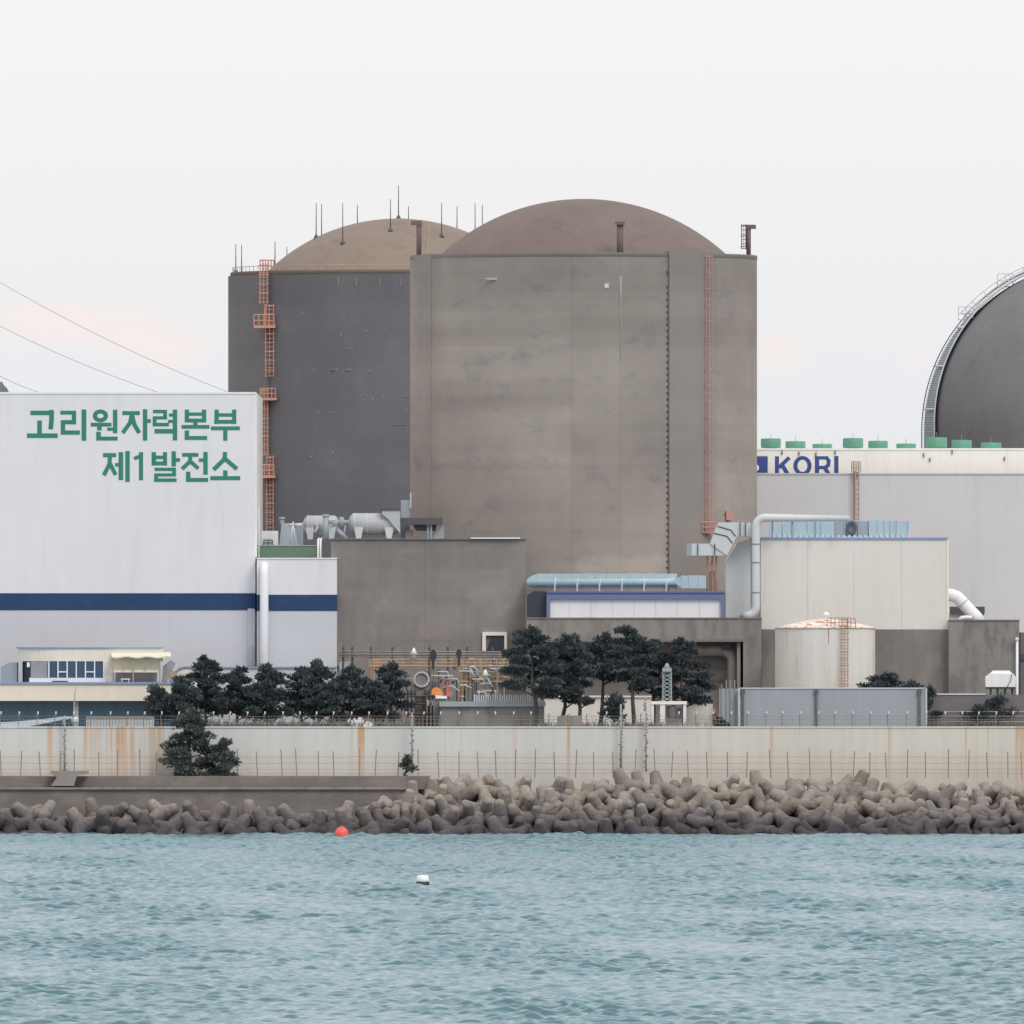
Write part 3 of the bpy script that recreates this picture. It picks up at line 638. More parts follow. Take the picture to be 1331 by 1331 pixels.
L1 = [[(52, (85, 148), (355, 148)), (54, (328, 125), (328, 235), (319, 325)), (52, (190, 235), (190, 390)), (52, (45, 410), (400, 410))],
      [(45, (430, 145), (610, 145)), (50, (587, 125), (587, 280)), (48, (435, 255), (610, 255)), (50, (460, 232), (460, 398)), (48, (435, 374), (655, 374)), (54, (702, 108), (702, 468))],
      [('ring', 892, 182, 88, 74, 38, 26), (44, (780, 283), (1020, 283)), (52, (880, 300), (880, 350)), (50, (1062, 112), (1062, 382)), (36, (970, 335), (1050, 335)), (52, (870, 365), (870, 465)), (44, (845, 443), (1090, 443))],
      [(46, (1145, 150), (1347, 150)), (48, (1252, 170), (1235, 260), (1155, 370)), (48, (1262, 190), (1285, 285), (1335, 370)), (50, (1407, 105), (1407, 465)), (42, (1432, 240), (1474, 240))],
      [(48, (922, 635), (1075, 635)), (48, (1002, 650), (996, 740), (936, 858)), (46, (1002, 730), (1068, 862)), (52, (1128, 600), (1128, 922)), (40, (1062, 745), (1110, 745)), (50, (1205, 588), (1205, 942))]]
L2 = [[(40, (255, 132), (418, 132)), (44, (395, 115), (395, 210)), (36, (255, 205), (418, 205)), (44, (275, 190), (275, 300)), (40, (255, 282), (440, 282)), (50, (510, 110), (510, 465)), (34, (440, 172), (490, 172)), (34, (430, 245), (490, 245)), (50, (275, 358), (535, 358))],
      [(50, (647, 110), (647, 255)), (50, (845, 110), (845, 255)), (38, (650, 162), (845, 162)), (44, (622, 235), (870, 235)), (50, (745, 250), (745, 300)), (42, (585, 308), (908, 308)), (50, (647, 350), (647, 455)), (44, (622, 436), (880, 436))],
      [(50, (990, 110), (990, 275)), (50, (1192, 110), (1192, 275)), (40, (990, 172), (1192, 172)), (44, (962, 250), (1218, 250)), (44, (925, 325), (1258, 325)), (48, (1090, 330), (1090, 468))],
      [(48, (118, 600), (118, 925)), (42, (38, 675), (100, 652))],
      [(50, (265, 600), (265, 755)), (46, (395, 600), (395, 755)), (40, (265, 660), (395, 660)), (44, (240, 730), (415, 730)), (50, (495, 590), (495, 765)), (42, (515, 690), (568, 690)), (36, (275, 798), (520, 798)), (42, (500, 780), (500, 870)), (34, (275, 862), (520, 862)), (42, (292, 850), (292, 940)), (38, (270, 922), (528, 922))],
      [(44, (592, 632), (780, 632)), (46, (690, 640), (680, 710), (598, 788)), (44, (690, 710), (780, 790)), (50, (862, 598), (862, 860)), (38, (785, 692), (845, 692)), (50, (662, 825), (662, 940)), (44, (637, 920), (892, 920))],
      [(50, (1088, 610), (1080, 680), (962, 796)), (50, (1090, 680), (1225, 795)), (50, (1090, 810), (1090, 885)), (46, (918, 900), (1262, 900))]]
for Ls, cv in ((L1, conv1), (L2, conv2)):
    for segs in Ls:
        mb = MB(); strokes(mb, segs, YT, cv, kk); mb.build('sign_letter', 'sign_green', TH)
# lower wing of the hall
YE = 60
WG = thing('annex_building', 'lower white wing with navy stripe joined to the lettered hall', 'building', (X(388, YE), YE, GZ))
MB().pbox(333.7, 726.5, 438, 773, YE, 30).build('upper_wall', 'white_wall', WG)
MB().box(X(333.7, YE), X(438, YE), YE, YE + 30, GZ - 1, Z(794, YE)).build('lower_wall', 'white_low', WG)
MB().pbox(333.6, 773, 438.2, 794, YE - .05, 30).build('stripe', 'blue_band', WG)
MB().pbox(333.0, 725, 438.6, 726.5, YE - .1, 30.2).build('roof_edge', 'white_paint', WG)
mb = MB(); x = X(343.5, YE); mb.tube([(x, YE - .6, GZ), (x, YE - .6, Z(746, YE)), (x, YE - .3, Z(738, YE)), (x, YE + .4, Z(733, YE))], S(5.6, YE), 12); mb.build('downpipe', 'white_paint', WG)
mb = MB(); ladder(mb, 324, 328, 838, 870, YT - .5, .04, 4, True); mb.build('caged_ladder', 'grey_duct', TH)
mb = MB(); mb.pbox(322, 791, 331, 865, YT - .2, .2); mb.build('wall_panel', 'grey_duct', TH)

# ------------------------------------------------------------------ central grey concrete block
YB = 58
CB = thing('auxiliary_building', 'plain stained grey concrete block between white wing and big reactor', 'building', (X(560, YB), YB, GZ))
MB().box(X(430, YB + 1), X(683, YB), YB + 3, YB + 18, GZ - 1, Z(701, YB)).build('wall', 'conc_block', CB)
MB().box(X(428, YB), X(684, YB), YB + 2.8, YB + 18.2, Z(701, YB), Z(699.6, YB)).build('parapet', 'conc_dark', CB)
MB().pbox(612, 698.6, 676, 700.2, YB + 2.6, 2).build('flashing', 'white_paint', CB)
wn = MB()
for a in ((627, 821.5, 659, 826), (627, 826, 631.5, 846), (655.5, 826, 659, 846)): wn.pbox(*a, YB + 2.6, .9)
wn = wn.build('window', 'cream_wall', CB)
MB().pprism([(633, 846), (655, 846), (656, 826.5), (638, 827)], YB + 2.75, .5).build('opening', 'black_gap', wn)
MB().pbox(438.2, 833, 445, 866, YB + 2.5, .8).build('wall_panel', 'conc_mid', CB)
# green raised roof behind the wing
G = thing('roof_plinth', 'flat green coated plinth on the roof of the white wing', 'roof plinth', (X(372, 66), 66, Z(725, 66)))
MB().pbox(333.8, 709.5, 411, 727, 66, 8).build('coating', 'green_roof', G)
MB().pbox(333.8, 708.6, 411.5, 709.5, 65.9, 8).build('edge', 'grey_steel', G)
mb = MB()
for px in (413.5, 416.8): mb.tube([(X(px, 64), 64, Z(726, 64)), (X(px, 64), 64, Z(702, 64)), (X(px + 1, 64), 64.4, Z(700, 64))], .11, 8)
tag(mb.build('roof_pipe', 'white_paint', origin=(X(415, 64), 64, Z(726, 64))), 'pair of short white pipes at the right end of the green plinth', 'pipe')

# ------------------------------------------------------------------ roof equipment
def hvessel(px0, px1, py0, py1, y, label, hood=False, legs=(.2, .8)):
    r = S((py1 - py0) / 2, y); z = Z((py0 + py1) / 2, y); x0, x1 = X(px0, y), X(px1, y); yy = y + r; zb = Z(701, y)
    t = thing('horizontal_vessel', label, 'vessel', ((x0 + x1) / 2, yy, zb))
    pts = [(x0 - .0, yy, z), (x0 + .15, yy, z), (x0 + .5, yy, z), (x1 - .5, yy, z), (x1 - .1, yy, z), (x1, yy, z)]
    MB().tube(pts, [r * .35, r * .72, r, r, r * .8, r * .4], 28).build('shell', 'vessel', t)
    for q in legs:
        x = x0 + (x1 - x0) * q; MB().prism([(x - .5, z - r * .3), (x - .25, zb), (x + .25, zb), (x + .5, z - r * .3)], yy - r * 1.02, yy - r * .8).build('leg', 'grey_duct', t)
        MB().prism([(x - .5, z - r * .3), (x - .25, zb), (x + .25, zb), (x + .5, z - r * .3)], yy + r * .8, yy + r * 1.02).build('leg', 'grey_duct', t)
    mb = MB()
    for q in (.12, .36, .62, .88): x = x0 + (x1 - x0) * q; mb.tube([(x - .05, yy, z), (x + .05, yy, z)], r * 1.025, 28)
    mb.build('band', 'grey_duct', t)
    return t
ye = 68
hv = hvessel(394, 440, 670, 694, ye + 4, 'pale horizontal vessel further left on the roof behind pipes')
h2 = hvessel(453, 519, 667, 695, ye, 'larger pale horizontal vessel with a boxy hood near the reactor')
MB().pprism([(497, 663.5), (520, 663.5), (520, 693), (513, 685), (505, 675), (496, 668)][::-1], ye - .3, 2.4).build('hood', 'vessel', h2)
MB().pbox(494, 660.5, 520.5, 663.5, ye - .4, 2.8).build('hood_top', 'dark_steel', h2)
t = thing('pipe_bundle', 'tangle of grey valves and pipes between the two roof vessels', 'pipework', (X(430, ye), ye, Z(701, ye)))
mb = MB(); y = ye - .8
def tp(pts, r): mb.tube([(X(a, y), y, Z(b, y)) for a, b in pts], S(r, y), 10)
tp([(423.5, 700), (423.5, 672)], 4.2); tp([(423.5, 672), (423.5, 668.5)], 4.6); tp([(427, 678.5), (453, 678.5)], 2.6); tp([(436, 676), (436, 684)], 4); tp([(444, 672), (444, 684)], 3.4)
tp([(412, 700), (410, 690), (414, 684)], 2.2); tp([(449, 682), (446, 700)], 1.2); tp([(441, 690), (445, 700)], 1.4); tp([(432, 684), (418, 700)], .9); tp([(438, 688), (450, 700)], 3.0)
mb.build('pipes', 'grey_steel', t)
mb = MB(); tp([(416, 682), (412, 699)], .9); tp([(409, 683), (409, 700)], 1.2); mb.pbox(407, 692, 415, 700, y - .2, .8); tp([(443, 692), (447, 700)], 1); mb.build('valve', 'dark_steel', t)
t = thing('exhaust_hopper', 'grey tapered hopper with capped round stack beside the ladder foot', 'hopper', (X(372, ye), ye, Z(708, ye)))
MB().pprism([(363, 709), (388, 709), (384, 686), (378, 680), (366, 680)], ye, 2.5).build('hopper', 'grey_steel', t)
mb = MB(); mb.tube([(X(366.5, ye), ye + .8, Z(682, ye)), (X(366.5, ye), ye + .8, Z(675, ye))], S(3, ye), 12); mb.tube([(X(366.5, ye), ye + .8, Z(675, ye)), (X(366.5, ye), ye + .8, Z(672, ye))], S(4.2, ye), 12); mb.build('stack', 'grey_steel', t)
mb = MB(); y = ye; tp([(376, 682), (382, 682)], 1.4); tp([(383, 682), (393, 682)], 2.2); tp([(381, 678), (384, 709)], .9); tp([(381, 678), (377, 709)], .9); mb.build('pipe', 'grey_duct', t)
MB().pprism([(385, 685), (394, 678), (394, 709), (385, 709)][::-1], ye + 2.6, 1.5).build('bracket', 'grey_steel', t)
t = thing('equipment_cabinet', 'pale grey cabinet left of the hopper on the green plinth', 'cabinet', (X(350, ye - 1), ye - 1, Z(709, ye - 1)))
MB().pbox(340, 690, 361.5, 708.5, ye - 1, 1.6).build('cabinet', 'grey_duct', t)
mb = MB(); railing(mb, 343, 354, 702, 709, ye - 1.3, 2, .06); mb.build('handrail', 'dark_steel', t)
mb = MB(); y = 66; mb.tube([(X(336.5, y), y, Z(725, y)), (X(336.5, y), y, Z(660, y))], .1, 6); ladder(mb, 333, 337, 668, 712, y, .06, 3.2)
tag(mb.build('service_ladder', 'grey_duct', origin=(X(335, y), y, Z(725, y))), 'narrow grey ladder against the corner of the lettered hall', 'ladder')
t = thing('roof_canopy', 'flat dark canopy on posts at the foot of the big reactor', 'canopy', (X(548, ye), ye, Z(701, ye)))
MB().pbox(520.6, 673, 575, 682, ye + .4, 4).build('canopy_slab', 'dark_steel', t)
for px in (556, 560): MB().bar((X(px, ye), ye + .8, Z(701, ye)), (X(px, ye), ye + .8, Z(682, ye)), .12).build('post', 'grey_steel', t)
MB().pprism([(536, 682), (568, 682), (566, 690), (541, 690)][::-1], ye + 1.4, 2.5).build('hanging_tank', 'dark_steel', t)
MB().pprism([(561, 701), (577, 701), (577, 684), (572, 683)], ye + 1.2, 1.2).build('side_panel', 'grey_steel', t)
MB().pbox(527, 689, 537, 701, ye + 1.3, 1.2).build('cabinet', 'conc_mid', t)
t = thing('louvre_box', 'blue grey box with a thin mast rising above the dark canopy', 'box', (X(526, ye + 5), ye + 5, Z(701, ye)))
MB().pbox(521, 650, 532.5, 701, ye + 5, 2.2).build('housing', 'grey_steel', t)
MB().bar((X(533.5, ye), ye + 4.6, Z(660, ye)), (X(533.5, ye), ye + 4.6, Z(640, ye)), .06).build('mast', 'insulator', t)

# ------------------------------------------------------------------ middle: blue framed penthouse, cyan duct, ledge structure
YL = 52
LG = thing('pump_house', 'stained concrete podium with deep overhanging slab and shaded recess', 'building', (X(840, YL), YL, GZ))
MB().pprism([(684.5, 831), (966, 831), (990, 831), (990, 803.6), (684.5, 803.6)], YL, 20).build('slab', 'conc_mid', LG)
MB().pbox(684.2, 802.6, 990.3, 804.2, YL - .12, 20).build('slab_edge', 'conc_dark', LG)
MB().pbox(684.5, 831, 967, 834.2, YL - .15, 6).build('slab_lip', 'conc_dark', LG)
MB().box(X(684.6, YL), X(965, YL), YL + 4.2, YL + 18, GZ - 1, Z(832, YL)).build('recess_wall', 'conc_block', LG)
MB().box(X(966, YL), X(990, YL), YL + .02, YL + 18, GZ - 1, Z(831, YL)).build('pier', 'conc_mid', LG)
MB().box(X(958, YL), X(962.5, YL), YL + .5, YL + 4.6, GZ - 1, Z(834, YL)).build('column', 'conc_mid', LG)
MB().box(X(684.6, YL), X(706, YL), YL + .4, YL + 4.4, GZ - 1, Z(834, YL)).build('pier', 'conc_dark', LG)
mb = MB()
for py in (868, 884): mb.pbox(910, py, 958, py + 1.3, YL + 4.0, .4)
mb.build('wall_rib', 'conc_dark', LG)
MB().pbox(938, 834.5, 948, 844, YL + .9, 1).build('hanger_box', 'black_gap', LG)
mb = MB(); yy = YL + 2.0; R_ = S(8, yy)
pts = [(X(870, yy), yy, Z(845.5, yy)), (X(938, yy), yy, Z(845.5, yy))]
for i in range(1, 8): a = PI / 2 * i / 8; pts.append((X(938 + 14.5 * math.sin(a), yy), yy, Z(845.5 + 14.5 * (1 - math.cos(a)), yy)))
pts += [(X(952.5, yy), yy, Z(860, yy)), (X(952.5, yy), yy, GZ)]
mb.tube(pts, S(7.2, yy), 20); tag(mb.build('cooling_pipe', 'conc_mid', origin=(X(952, yy), yy, GZ)), 'fat grey pipe bending down under the overhanging slab', 'pipe')

PH = thing('rooftop_hall', 'low white rooftop hall in a violet blue frame on the podium', 'building', (X(825, YL + 3), YL + 3, Z(803, YL + 3)))
yp = YL + 3
MB().pbox(715, 779, 937, 804, yp + .35, 12).build('white_panel', 'white_wall', PH)
mb = MB()
for a in ((711, 770.5, 941.5, 779), (710.8, 779, 715, 804), (937, 779, 941.5, 804)): mb.pbox(*a, yp, .8)
mb.pbox(710.5, 768.4, 942, 770.5, yp - .15, 13); mb.build('frame', 'purple_frame', PH)
MB().pprism([(685, 804), (710.4, 804), (710.4, 769), (694, 768), (685, 774)], yp + 1.2, 11).build('end_wall', 'black_gap', PH)
for px in (740, 768, 796, 824, 852, 880, 909): MB().pbox(px, 779.1, px + .6, 803.9, yp + .3, .1).build('panel_seam', 'white_low', PH)
yd = YL + 5
DC = thing('air_duct', 'long pale cyan duct lying on the violet framed rooftop hall', 'duct', (X(800, yd), yd, Z(768, yd)))
mb = MB(); mb.pprism([(684.6, 765), (880, 765), (880, 745.6), (700, 745.6), (692, 748), (684.6, 753)], yd + .8, 3); mb.build('box_duct', 'pale_blue_duct', DC)
mb = MB(); yy = yd + .3; mb.tube([(X(684.8, yy), yy, Z(757.5, yy)), (X(868, yy), yy, Z(756.5, yy)), (X(878, yy), yy, Z(755.5, yy))], [S(4.6, yy), S(4.6, yy), S(6, yy)], 20); mb.build('round_duct', 'pale_blue_duct', DC)
MB().pprism([(878, 759), (887, 764.6), (918, 764.6), (918, 748.4), (908, 747.6), (887, 748.4), (878, 752)], yd - .1, 3.2).build('end_box', 'pale_blue_duct', DC)
mb = MB()
for px in range(700, 880, 15): mb.pbox(px, 745.2, px + 1.1, 765.3, yd + .7, 3.2)
for px in (887, 896, 908): mb.pbox(px, 747.5, px + 1.0, 765, yd - .2, 3.4)
mb.build('flange', 'grey_duct', DC)
for px in range(721, 880, 29):
    mb = MB(); mb.tube([(X(px, yy), yy, Z(757.3, yy)), (X(px + 2, yy), yy, Z(757.3, yy))], S(5.5, yy), 18)
    mb.bar((X(px, yy), yd - .1, Z(768.5, yy)), (X(px, yy), yd - .1, Z(757, yy)), .08); mb.build('support', 'grey_duct', DC)

# ------------------------------------------------------------------ beige building and right cluster
YR = 60
BG = thing('beige_building', 'plain beige clad hall with a thin blue roof edge right of reactor', 'building', (X(1090, YR), YR, GZ))
MB().pbox(989, 701, 1231.5, 818, YR, 18).build('front_wall', 'beige_wall', BG)
MB().pprism([(943, 804), (988.9, 804), (988.9, 700), (975, 700), (958, 706), (952, 716), (943, 730)], YR + 1.0, 14).build('side_wall', 'beige_side', BG)
MB().pbox(976, 698.4, 1232.2, 701, YR - .15, 18.3).build('roof_edge', 'blue_trim', BG)
MB().pbox(1230.6, 701, 1233, 818, YR - .1, .5).build('corner_trim', 'cream_wall', BG)
for px in (1050, 1110, 1172): MB().pbox(px, 701.2, px + .5, 817.8, YR - .04, .1).build('panel_seam', 'beige_side', BG)
LB = thing('concrete_building', 'streaked dark concrete wall directly below the beige hall', 'building', (X(1120, 58), 58, GZ))
MB().box(X(990.4, 58), X(1233, 58), 58.6, 76, GZ - 1, Z(818, 58)).build('wall', 'conc_dark', LB)
LC = thing('concrete_annex', 'streaked grey concrete block at right below the bent white pipe', 'building', (X(1280, 57), 57, GZ))
MB().box(X(1233.2, 57), X(1325, 57), 57, 75, GZ - 1, Z(806.5, 57)).build('wall', 'conc_right', LC)
MB().pbox(1233, 805.4, 1325.6, 807, 56.9, 18.2).build('coping', 'conc_dark', LC)
MB().pbox(1236, 788.5, 1280, 798, 66, 6).build('roof_slab', 'dark_steel', LC)
MB().pbox(1233, 798, 1279, 806, 66.4, 5).build('roof_curb', 'beige_side', LC)
LD = thing('corner_building', 'narrow dark brown building slice at the right edge', 'building', (X(1345, 60), 60, GZ))
MB().box(X(1325.8, 60), X(1500, 60), 59, 80, GZ - 1, Z(822, 60)).build('wall', 'brown_wall', LD)
MB().pbox(1326.5, 850, 1380, 858, 58.8, .5).build('window', 'glass', LD)
mb = MB(); mb.tube([(X(1322, 56.4), 56.4, GZ), (X(1322, 56.4), 56.4, Z(832, 56))], .13, 8); mb.pbox(1320, 828.5, 1324, 831.5, 56, .6); tag(mb.build('downpipe', 'white_paint', origin=(X(1322, 56), 56.4, GZ)), 'thin white downpipe on the right end of the concrete annex', 'pipe')
# big light pipe over the beige hall
t = thing('steam_pipe', 'pale pipe rising from podium and turning along the beige hall roof', 'pipe', (X(983, 57), 57, Z(803, 57)))
mb = MB(); yy = 57.8; pts = [(X(962, yy), yy + 1, Z(801, yy)), (X(970, yy), yy + .3, Z(800.6, yy))]
for i in range(7): a = PI / 2 * i / 6; pts.append((X(970 + 12.5 * math.sin(a), yy), yy, Z(788 + 12.5 * math.cos(a), yy)))
for i in range(7): a = PI / 2 * i / 6; pts.append((X(982.5 + 12 * (1 - math.cos(a)), yy), yy, Z(685 - 12 * math.sin(a), yy)))
pts.append((X(1104, yy), yy + 3, Z(673.6, yy)))
n_ = len(pts); mb.tube(pts, [S(1.5, yy), S(3.6, yy)] + [S(5.6, yy)] * 7 + [S(5.4, yy)] * 7 + [S(3.4, yy)], 18); mb.build('pipe', 'grey_duct', t)
mb = MB()
for py in (706, 730, 769): mb.tube([(X(982.5, yy), yy, Z(py, yy)), (X(982.5, yy), yy, Z(py + 1.5, yy))], S(6.4, yy), 18)
mb.pbox(975.6, 706, 978, 790, yy + .3, .6); mb.build('clamp', 'grey_steel', t)
for px in (1004, 1030, 1060, 1086): MB().bar((X(px, yy), yy + 1.2, Z(699, yy)), (X(px, yy), yy + 1.2, Z(675, yy)), .1).build('support', 'grey_steel', t)
# cranked box duct
t = thing('cranked_duct', 'pale box duct stepping down from roof toward the reactor ladder', 'duct', (X(940, 58), 58, Z(722, 58)))
yy = 58.5
MB().pprism([(892.5, 722), (945, 722), (945, 707), (892.5, 706.4)], yy, 2.2).build('lower_run', 'grey_duct', t)
MB().pprism([(923, 706.6), (945.2, 722), (949, 714), (958, 697), (953, 679), (934, 679), (929, 690)], yy - .15, 2.4).build('elbow', 'grey_duct', t)
MB().pprism([(952, 697), (976, 696), (976, 679.6), (952, 679)], yy + .05, 2.2).build('upper_run', 'grey_duct', t)
mb = MB()
for a, b in (((907, 706.5), (907, 722)), ((929, 707), (929, 722)), ((962, 679.2), (962, 697)), ((969, 679.2), (969, 697)), ((928, 693), (945, 697)), ((945, 697), (952, 706)), ((933, 684), (950, 689)), ((950, 689), (956, 697))):
    mb.bar((X(a[0], yy), yy - .2, Z(a[1], yy)), (X(b[0], yy), yy - .2, Z(b[1], yy)), .06)
mb.build('seam', 'dark_steel', t)
MB().pbox(892.5, 706.5, 899, 722.2, yy - .06, 2.0).build('end_cap', 'grey_wall', t)
t = thing('rusty_stack', 'rusty scaffold shaft below the cranked duct beside the violet hall', 'scaffold', (X(925, 59), 59, Z(768, 59)))
mb = MB(); mb.pbox(921, 741, 930, 768, 60, .8); mb.build('shaft_panel', 'tan_steel', t)
mb = MB()
for px in (919.5, 926, 931): mb.bar((X(px, 59.5), 59.5, Z(768, 59)), (X(px, 59.5), 59.5, Z(722.5, 59)), .11)
mb.bar((X(919.5, 59), 59.5, Z(742, 59)), (X(926, 59), 59.5, Z(728, 59)), .07); mb.bar((X(919, 59), 59.5, Z(742, 59)), (X(931, 59), 59.5, Z(742, 59)), .07); mb.build('frame', 'rust_steel', t)
# cyan roof ducts of the beige hall
t = thing('roof_duct', 'row of pale blue duct boxes on top of the beige hall', 'duct', (X(1090, 64), 64, Z(698, 64)))
mb = MB()
for a, b, c in ((1000, 1018, 681), (1018.4, 1030, 679), (1030.4, 1050, 678), (1050.4, 1068, 677.6), (1068.4, 1086, 677), (1130.4, 1150, 676.4), (1150.4, 1166, 677), (1166.4, 1181, 677.6)): MB().pbox(a, c, b, 697, 64, 3).build('duct_box', 'pale_blue_duct', t)
mb = MB()
for a, b, c in ((1086.4, 1100, 677), (1100.5, 1114, 677), (1114.6, 1130, 677.4)): MB().pbox(a, c, b, 697, 64.1, 3).build('grey_box', 'grey_steel', t)
mb = MB()
for px in (1018, 1030, 1050, 1060, 1068, 1086, 1130, 1141, 1150, 1158, 1166, 1181): mb.pbox(px - .3, 676, px + .5, 697.3, 63.8, 3.3)
for px in range(1004, 1182, 7): mb.pbox(px, 695.6, px + 4, 698.5, 63.5, 2)
mb.build('flange', 'grey_duct', t)
mb = MB(); ellipse_ring(mb, X(1107, 63.7), Z(686, 63.7), .55, .75, .35, .5, 63.6, 64); mb.build('fan_ring', 'dark_steel', t)
# bent white pipe right
t = thing('bent_pipe', 'thick white pipe curving down from beige hall to concrete annex', 'pipe', (X(1260, 61), 61, Z(806, 61)))
mb = MB(); yy = 62; mb.tube([(X(a, yy), yy, Z(b, yy)) for a, b in ((1226, 773), (1236, 773.2), (1244, 776), (1251, 783), (1260, 793), (1268, 801), (1274, 809))], S(8.2, yy), 20); mb.build('pipe', 'white_paint', t)
mb = MB(); mb.tube([(X(a, yy), yy - 1.2, Z(b, yy)) for a, b in ((1246, 806), (1250, 803), (1256, 802.4), (1263, 803))], S(2.6, yy), 12); mb.build('pipe_stub', 'white_paint', t)
mb = MB(); mb.tube([(X(a, yy), yy, Z(b, yy)) for a, b in ((1251, 783), (1252.4, 784.6))], S(8.7, yy), 20); mb.build('weld_ring', 'grey_duct', t)

# white storage tank with rusty roof
yt = 40; xa, xb = X(1007.5, yt), X(1137.5, yt); cxt = (xa + xb) / 2; rt = (xb - xa) / 2; ytc = yt + rt
xa, xb = X(1007.5, ytc), X(1137.5, ytc); cxt = (xa + xb) / 2; rt = (xb - xa) / 2
TK = thing('storage_tank', 'white cylindrical storage tank with rust stained cone roof', 'tank', (cxt, ytc, GZ))
zt = Z(816, ytc)
MB().lathe(cxt, ytc, [(rt, GZ), (rt, zt)], 96).build('shell', 'tank_wall', TK)
MB().lathe(cxt, ytc, [(rt + .12, zt - .05), (rt + .14, zt + .03), (rt * .72, zt + S(5)), (rt * .32, zt + S(10.5)), (.01, zt + S(12.5))], 72).build('roof', 'tank_roof', TK)
mb = MB(); mb.tube([(cxt + .1, ytc, zt + .8), (cxt + .1, ytc, zt + S(16))], .18, 8); mb.tube([(cxt + .1, ytc, zt + S(16)), (cxt + .1, ytc, zt + S(19)), (cxt + .1, ytc, zt + S(21))], [.36, .36, .1], 10); mb.build('roof_vent', 'white_paint', TK)
ylad = ytc - math.sqrt(max(0, rt ** 2 - (X(1097, ytc) - cxt) ** 2)) - .5
mb = MB(); ladder(mb, 1093.5, 1102, 803, 893, ylad, .04, 3.8, True); mb.build('caged_ladder', 'rust_steel', TK)
mb = MB(); railing(mb, 1075, 1106, 803, 815, ylad + .5, 6, .045); railing(mb, 1106, 1112, 804, 816, ylad + .9, 1, .045); mb.build('roof_railing', 'rust_steel', TK)
mb = MB(); yy = ytc - math.sqrt(rt ** 2 - (X(1077, ytc) - cxt) ** 2) - .03; mb.pprism([(1076, 816.5), (1078, 816.5), (1077.4, 838), (1076.6, 838)][::-1], yy, .2); mb.build('rust_run', 'rust_steel', TK)

# panel walls in front on the right
yg = 30
t = thing('panel_wall', 'blue grey flat panel wall with dark posts in front of white tank', 'wall', (X(1080, yg), yg, GZ))
MB().box(X(962, yg), X(1203, yg), yg, yg + .5, GZ, Z(895, yg)).build('panel', 'grey_wall', t)
mb = MB(); mb.pbox(961, 893.8, 1204.5, 895.2, yg - .1, .8); mb.box(X(959.5, yg), X(962, yg), yg - .1, yg + .7, GZ, Z(894, yg)); mb.box(X(1203, yg), X(1205, yg), yg - .1, yg + .7, GZ, Z(894, yg)); mb.build('frame', 'grey_duct', t)
for px in (965.5, 1061, 1195): mb = MB(); mb.tube([(X(px, yg), yg - .25, GZ), (X(px, yg), yg - .25, Z(897, yg))], .13, 8); mb.pbox(px - 2.6, 896.5, px + 2.6, 901.5, yg - .35, .3); mb.build('post', 'dark_steel', t)
MB().box(X(935, yg), X(959, yg), yg + 1, yg + 1.5, GZ, Z(895, yg)).build('side_panel', 'grey_steel', t)
mb = MB()
for px in (938, 944, 949, 955): mb.bar((X(px, yg), yg + .9, GZ), (X(px, yg), yg + .9, Z(884 if px > 940 else 890, yg)), .06)
mb.build('rail_post', 'pole', t)
t = thing('boundary_wall', 'low brown grey wall at far right below the small white tank', 'wall', (X(1290, 34), 34, GZ))
MB().box(X(1205.5, 34), X(1500, 34), 34, 34.6, GZ, Z(903, 34)).build('wall', 'brown_wall', t)
MB().pbox(1205.4, 901.4, 1281, 903.2, 33.9, .9).build('coping', 'grey_duct', t)
mb = MB()
for py in (925, 931, 938): mb.tube([(X(p, 33), 33, Z(py, 33)) for p in (1205, 1270, 1340, 1420)], .07, 6)
mb.build('pipe_rail', 'pole', t)
t = thing('water_tank', 'small bright white rounded water tank on a dark base', 'tank', (X(1300, 38), 38, Z(902, 38)))
mb = MB(); mb.pprism([(1281.5, 893), (1320, 893), (1320.5, 880), (1317, 875.5), (1287, 875.5), (1281, 880)], 37.5, 3.2); mb.pprism([(1287, 875.6), (1316, 875.6), (1312, 871.6), (1291, 871.6)], 38, 2.2); mb.build('tank_body', 'white_paint', t)
mb = MB()
for px in (1287, 1296, 1306, 1315): mb.pbox(px, 893, px + 2, 903, 37.8, 2.5)
mb.pbox(1282, 893.1, 1320, 895.5, 37.6, 3); mb.build('base', 'hedge', t)
mb = MB(); mb.tube([(X(a, 37.3), 37.3, Z(b, 37.3)) for a, b in ((1315, 876), (1314, 884), (1309, 893))], .04, 5); mb.build('hose', 'dark_steel', t)

# ------------------------------------------------------------------ rear cream and grey turbine halls with KORI sign (right)
YK = 130
KB = thing('rear_hall', 'cream parapet hall with blue KORI lettering behind the reactor on right', 'building', (X(1200, YK), YK, GZ))
MB().box(X(900, YK), X(1900, YK), YK, YK + 60, GZ, Z(584.5, YK)).build('wall', 'cream_wall', KB)
MB().pbox(900, 582.6, 1900, 584.8, YK - .1, 60.2).build('roof_edge', 'white_paint', KB)
k2 = 1 / 8.32
def convk(a, b): return X(970 + a * k2, YK), Z(560 + b * k2, YK)
kq = S(1, YK) * k2
for segs in ([(44, (332, 275), (332, 490)), (42, (352, 398), (466, 288)), (44, (378, 352), (452, 475))], [('ring', 608, 378, 99, 106, 54, 66)],
             [(46, (765, 275), (765, 490)), (36, (745, 292), (880, 292)), (40, (868, 290), (893, 325), (886, 372), (862, 392)), (36, (745, 396), (875, 396)), (42, (850, 400), (898, 478))], [(46, (974, 272), (974, 490))]):
    mb = MB(); strokes(mb, segs, YK, convk, kq); mb.build('sign_letter', 'sign_blue', KB)
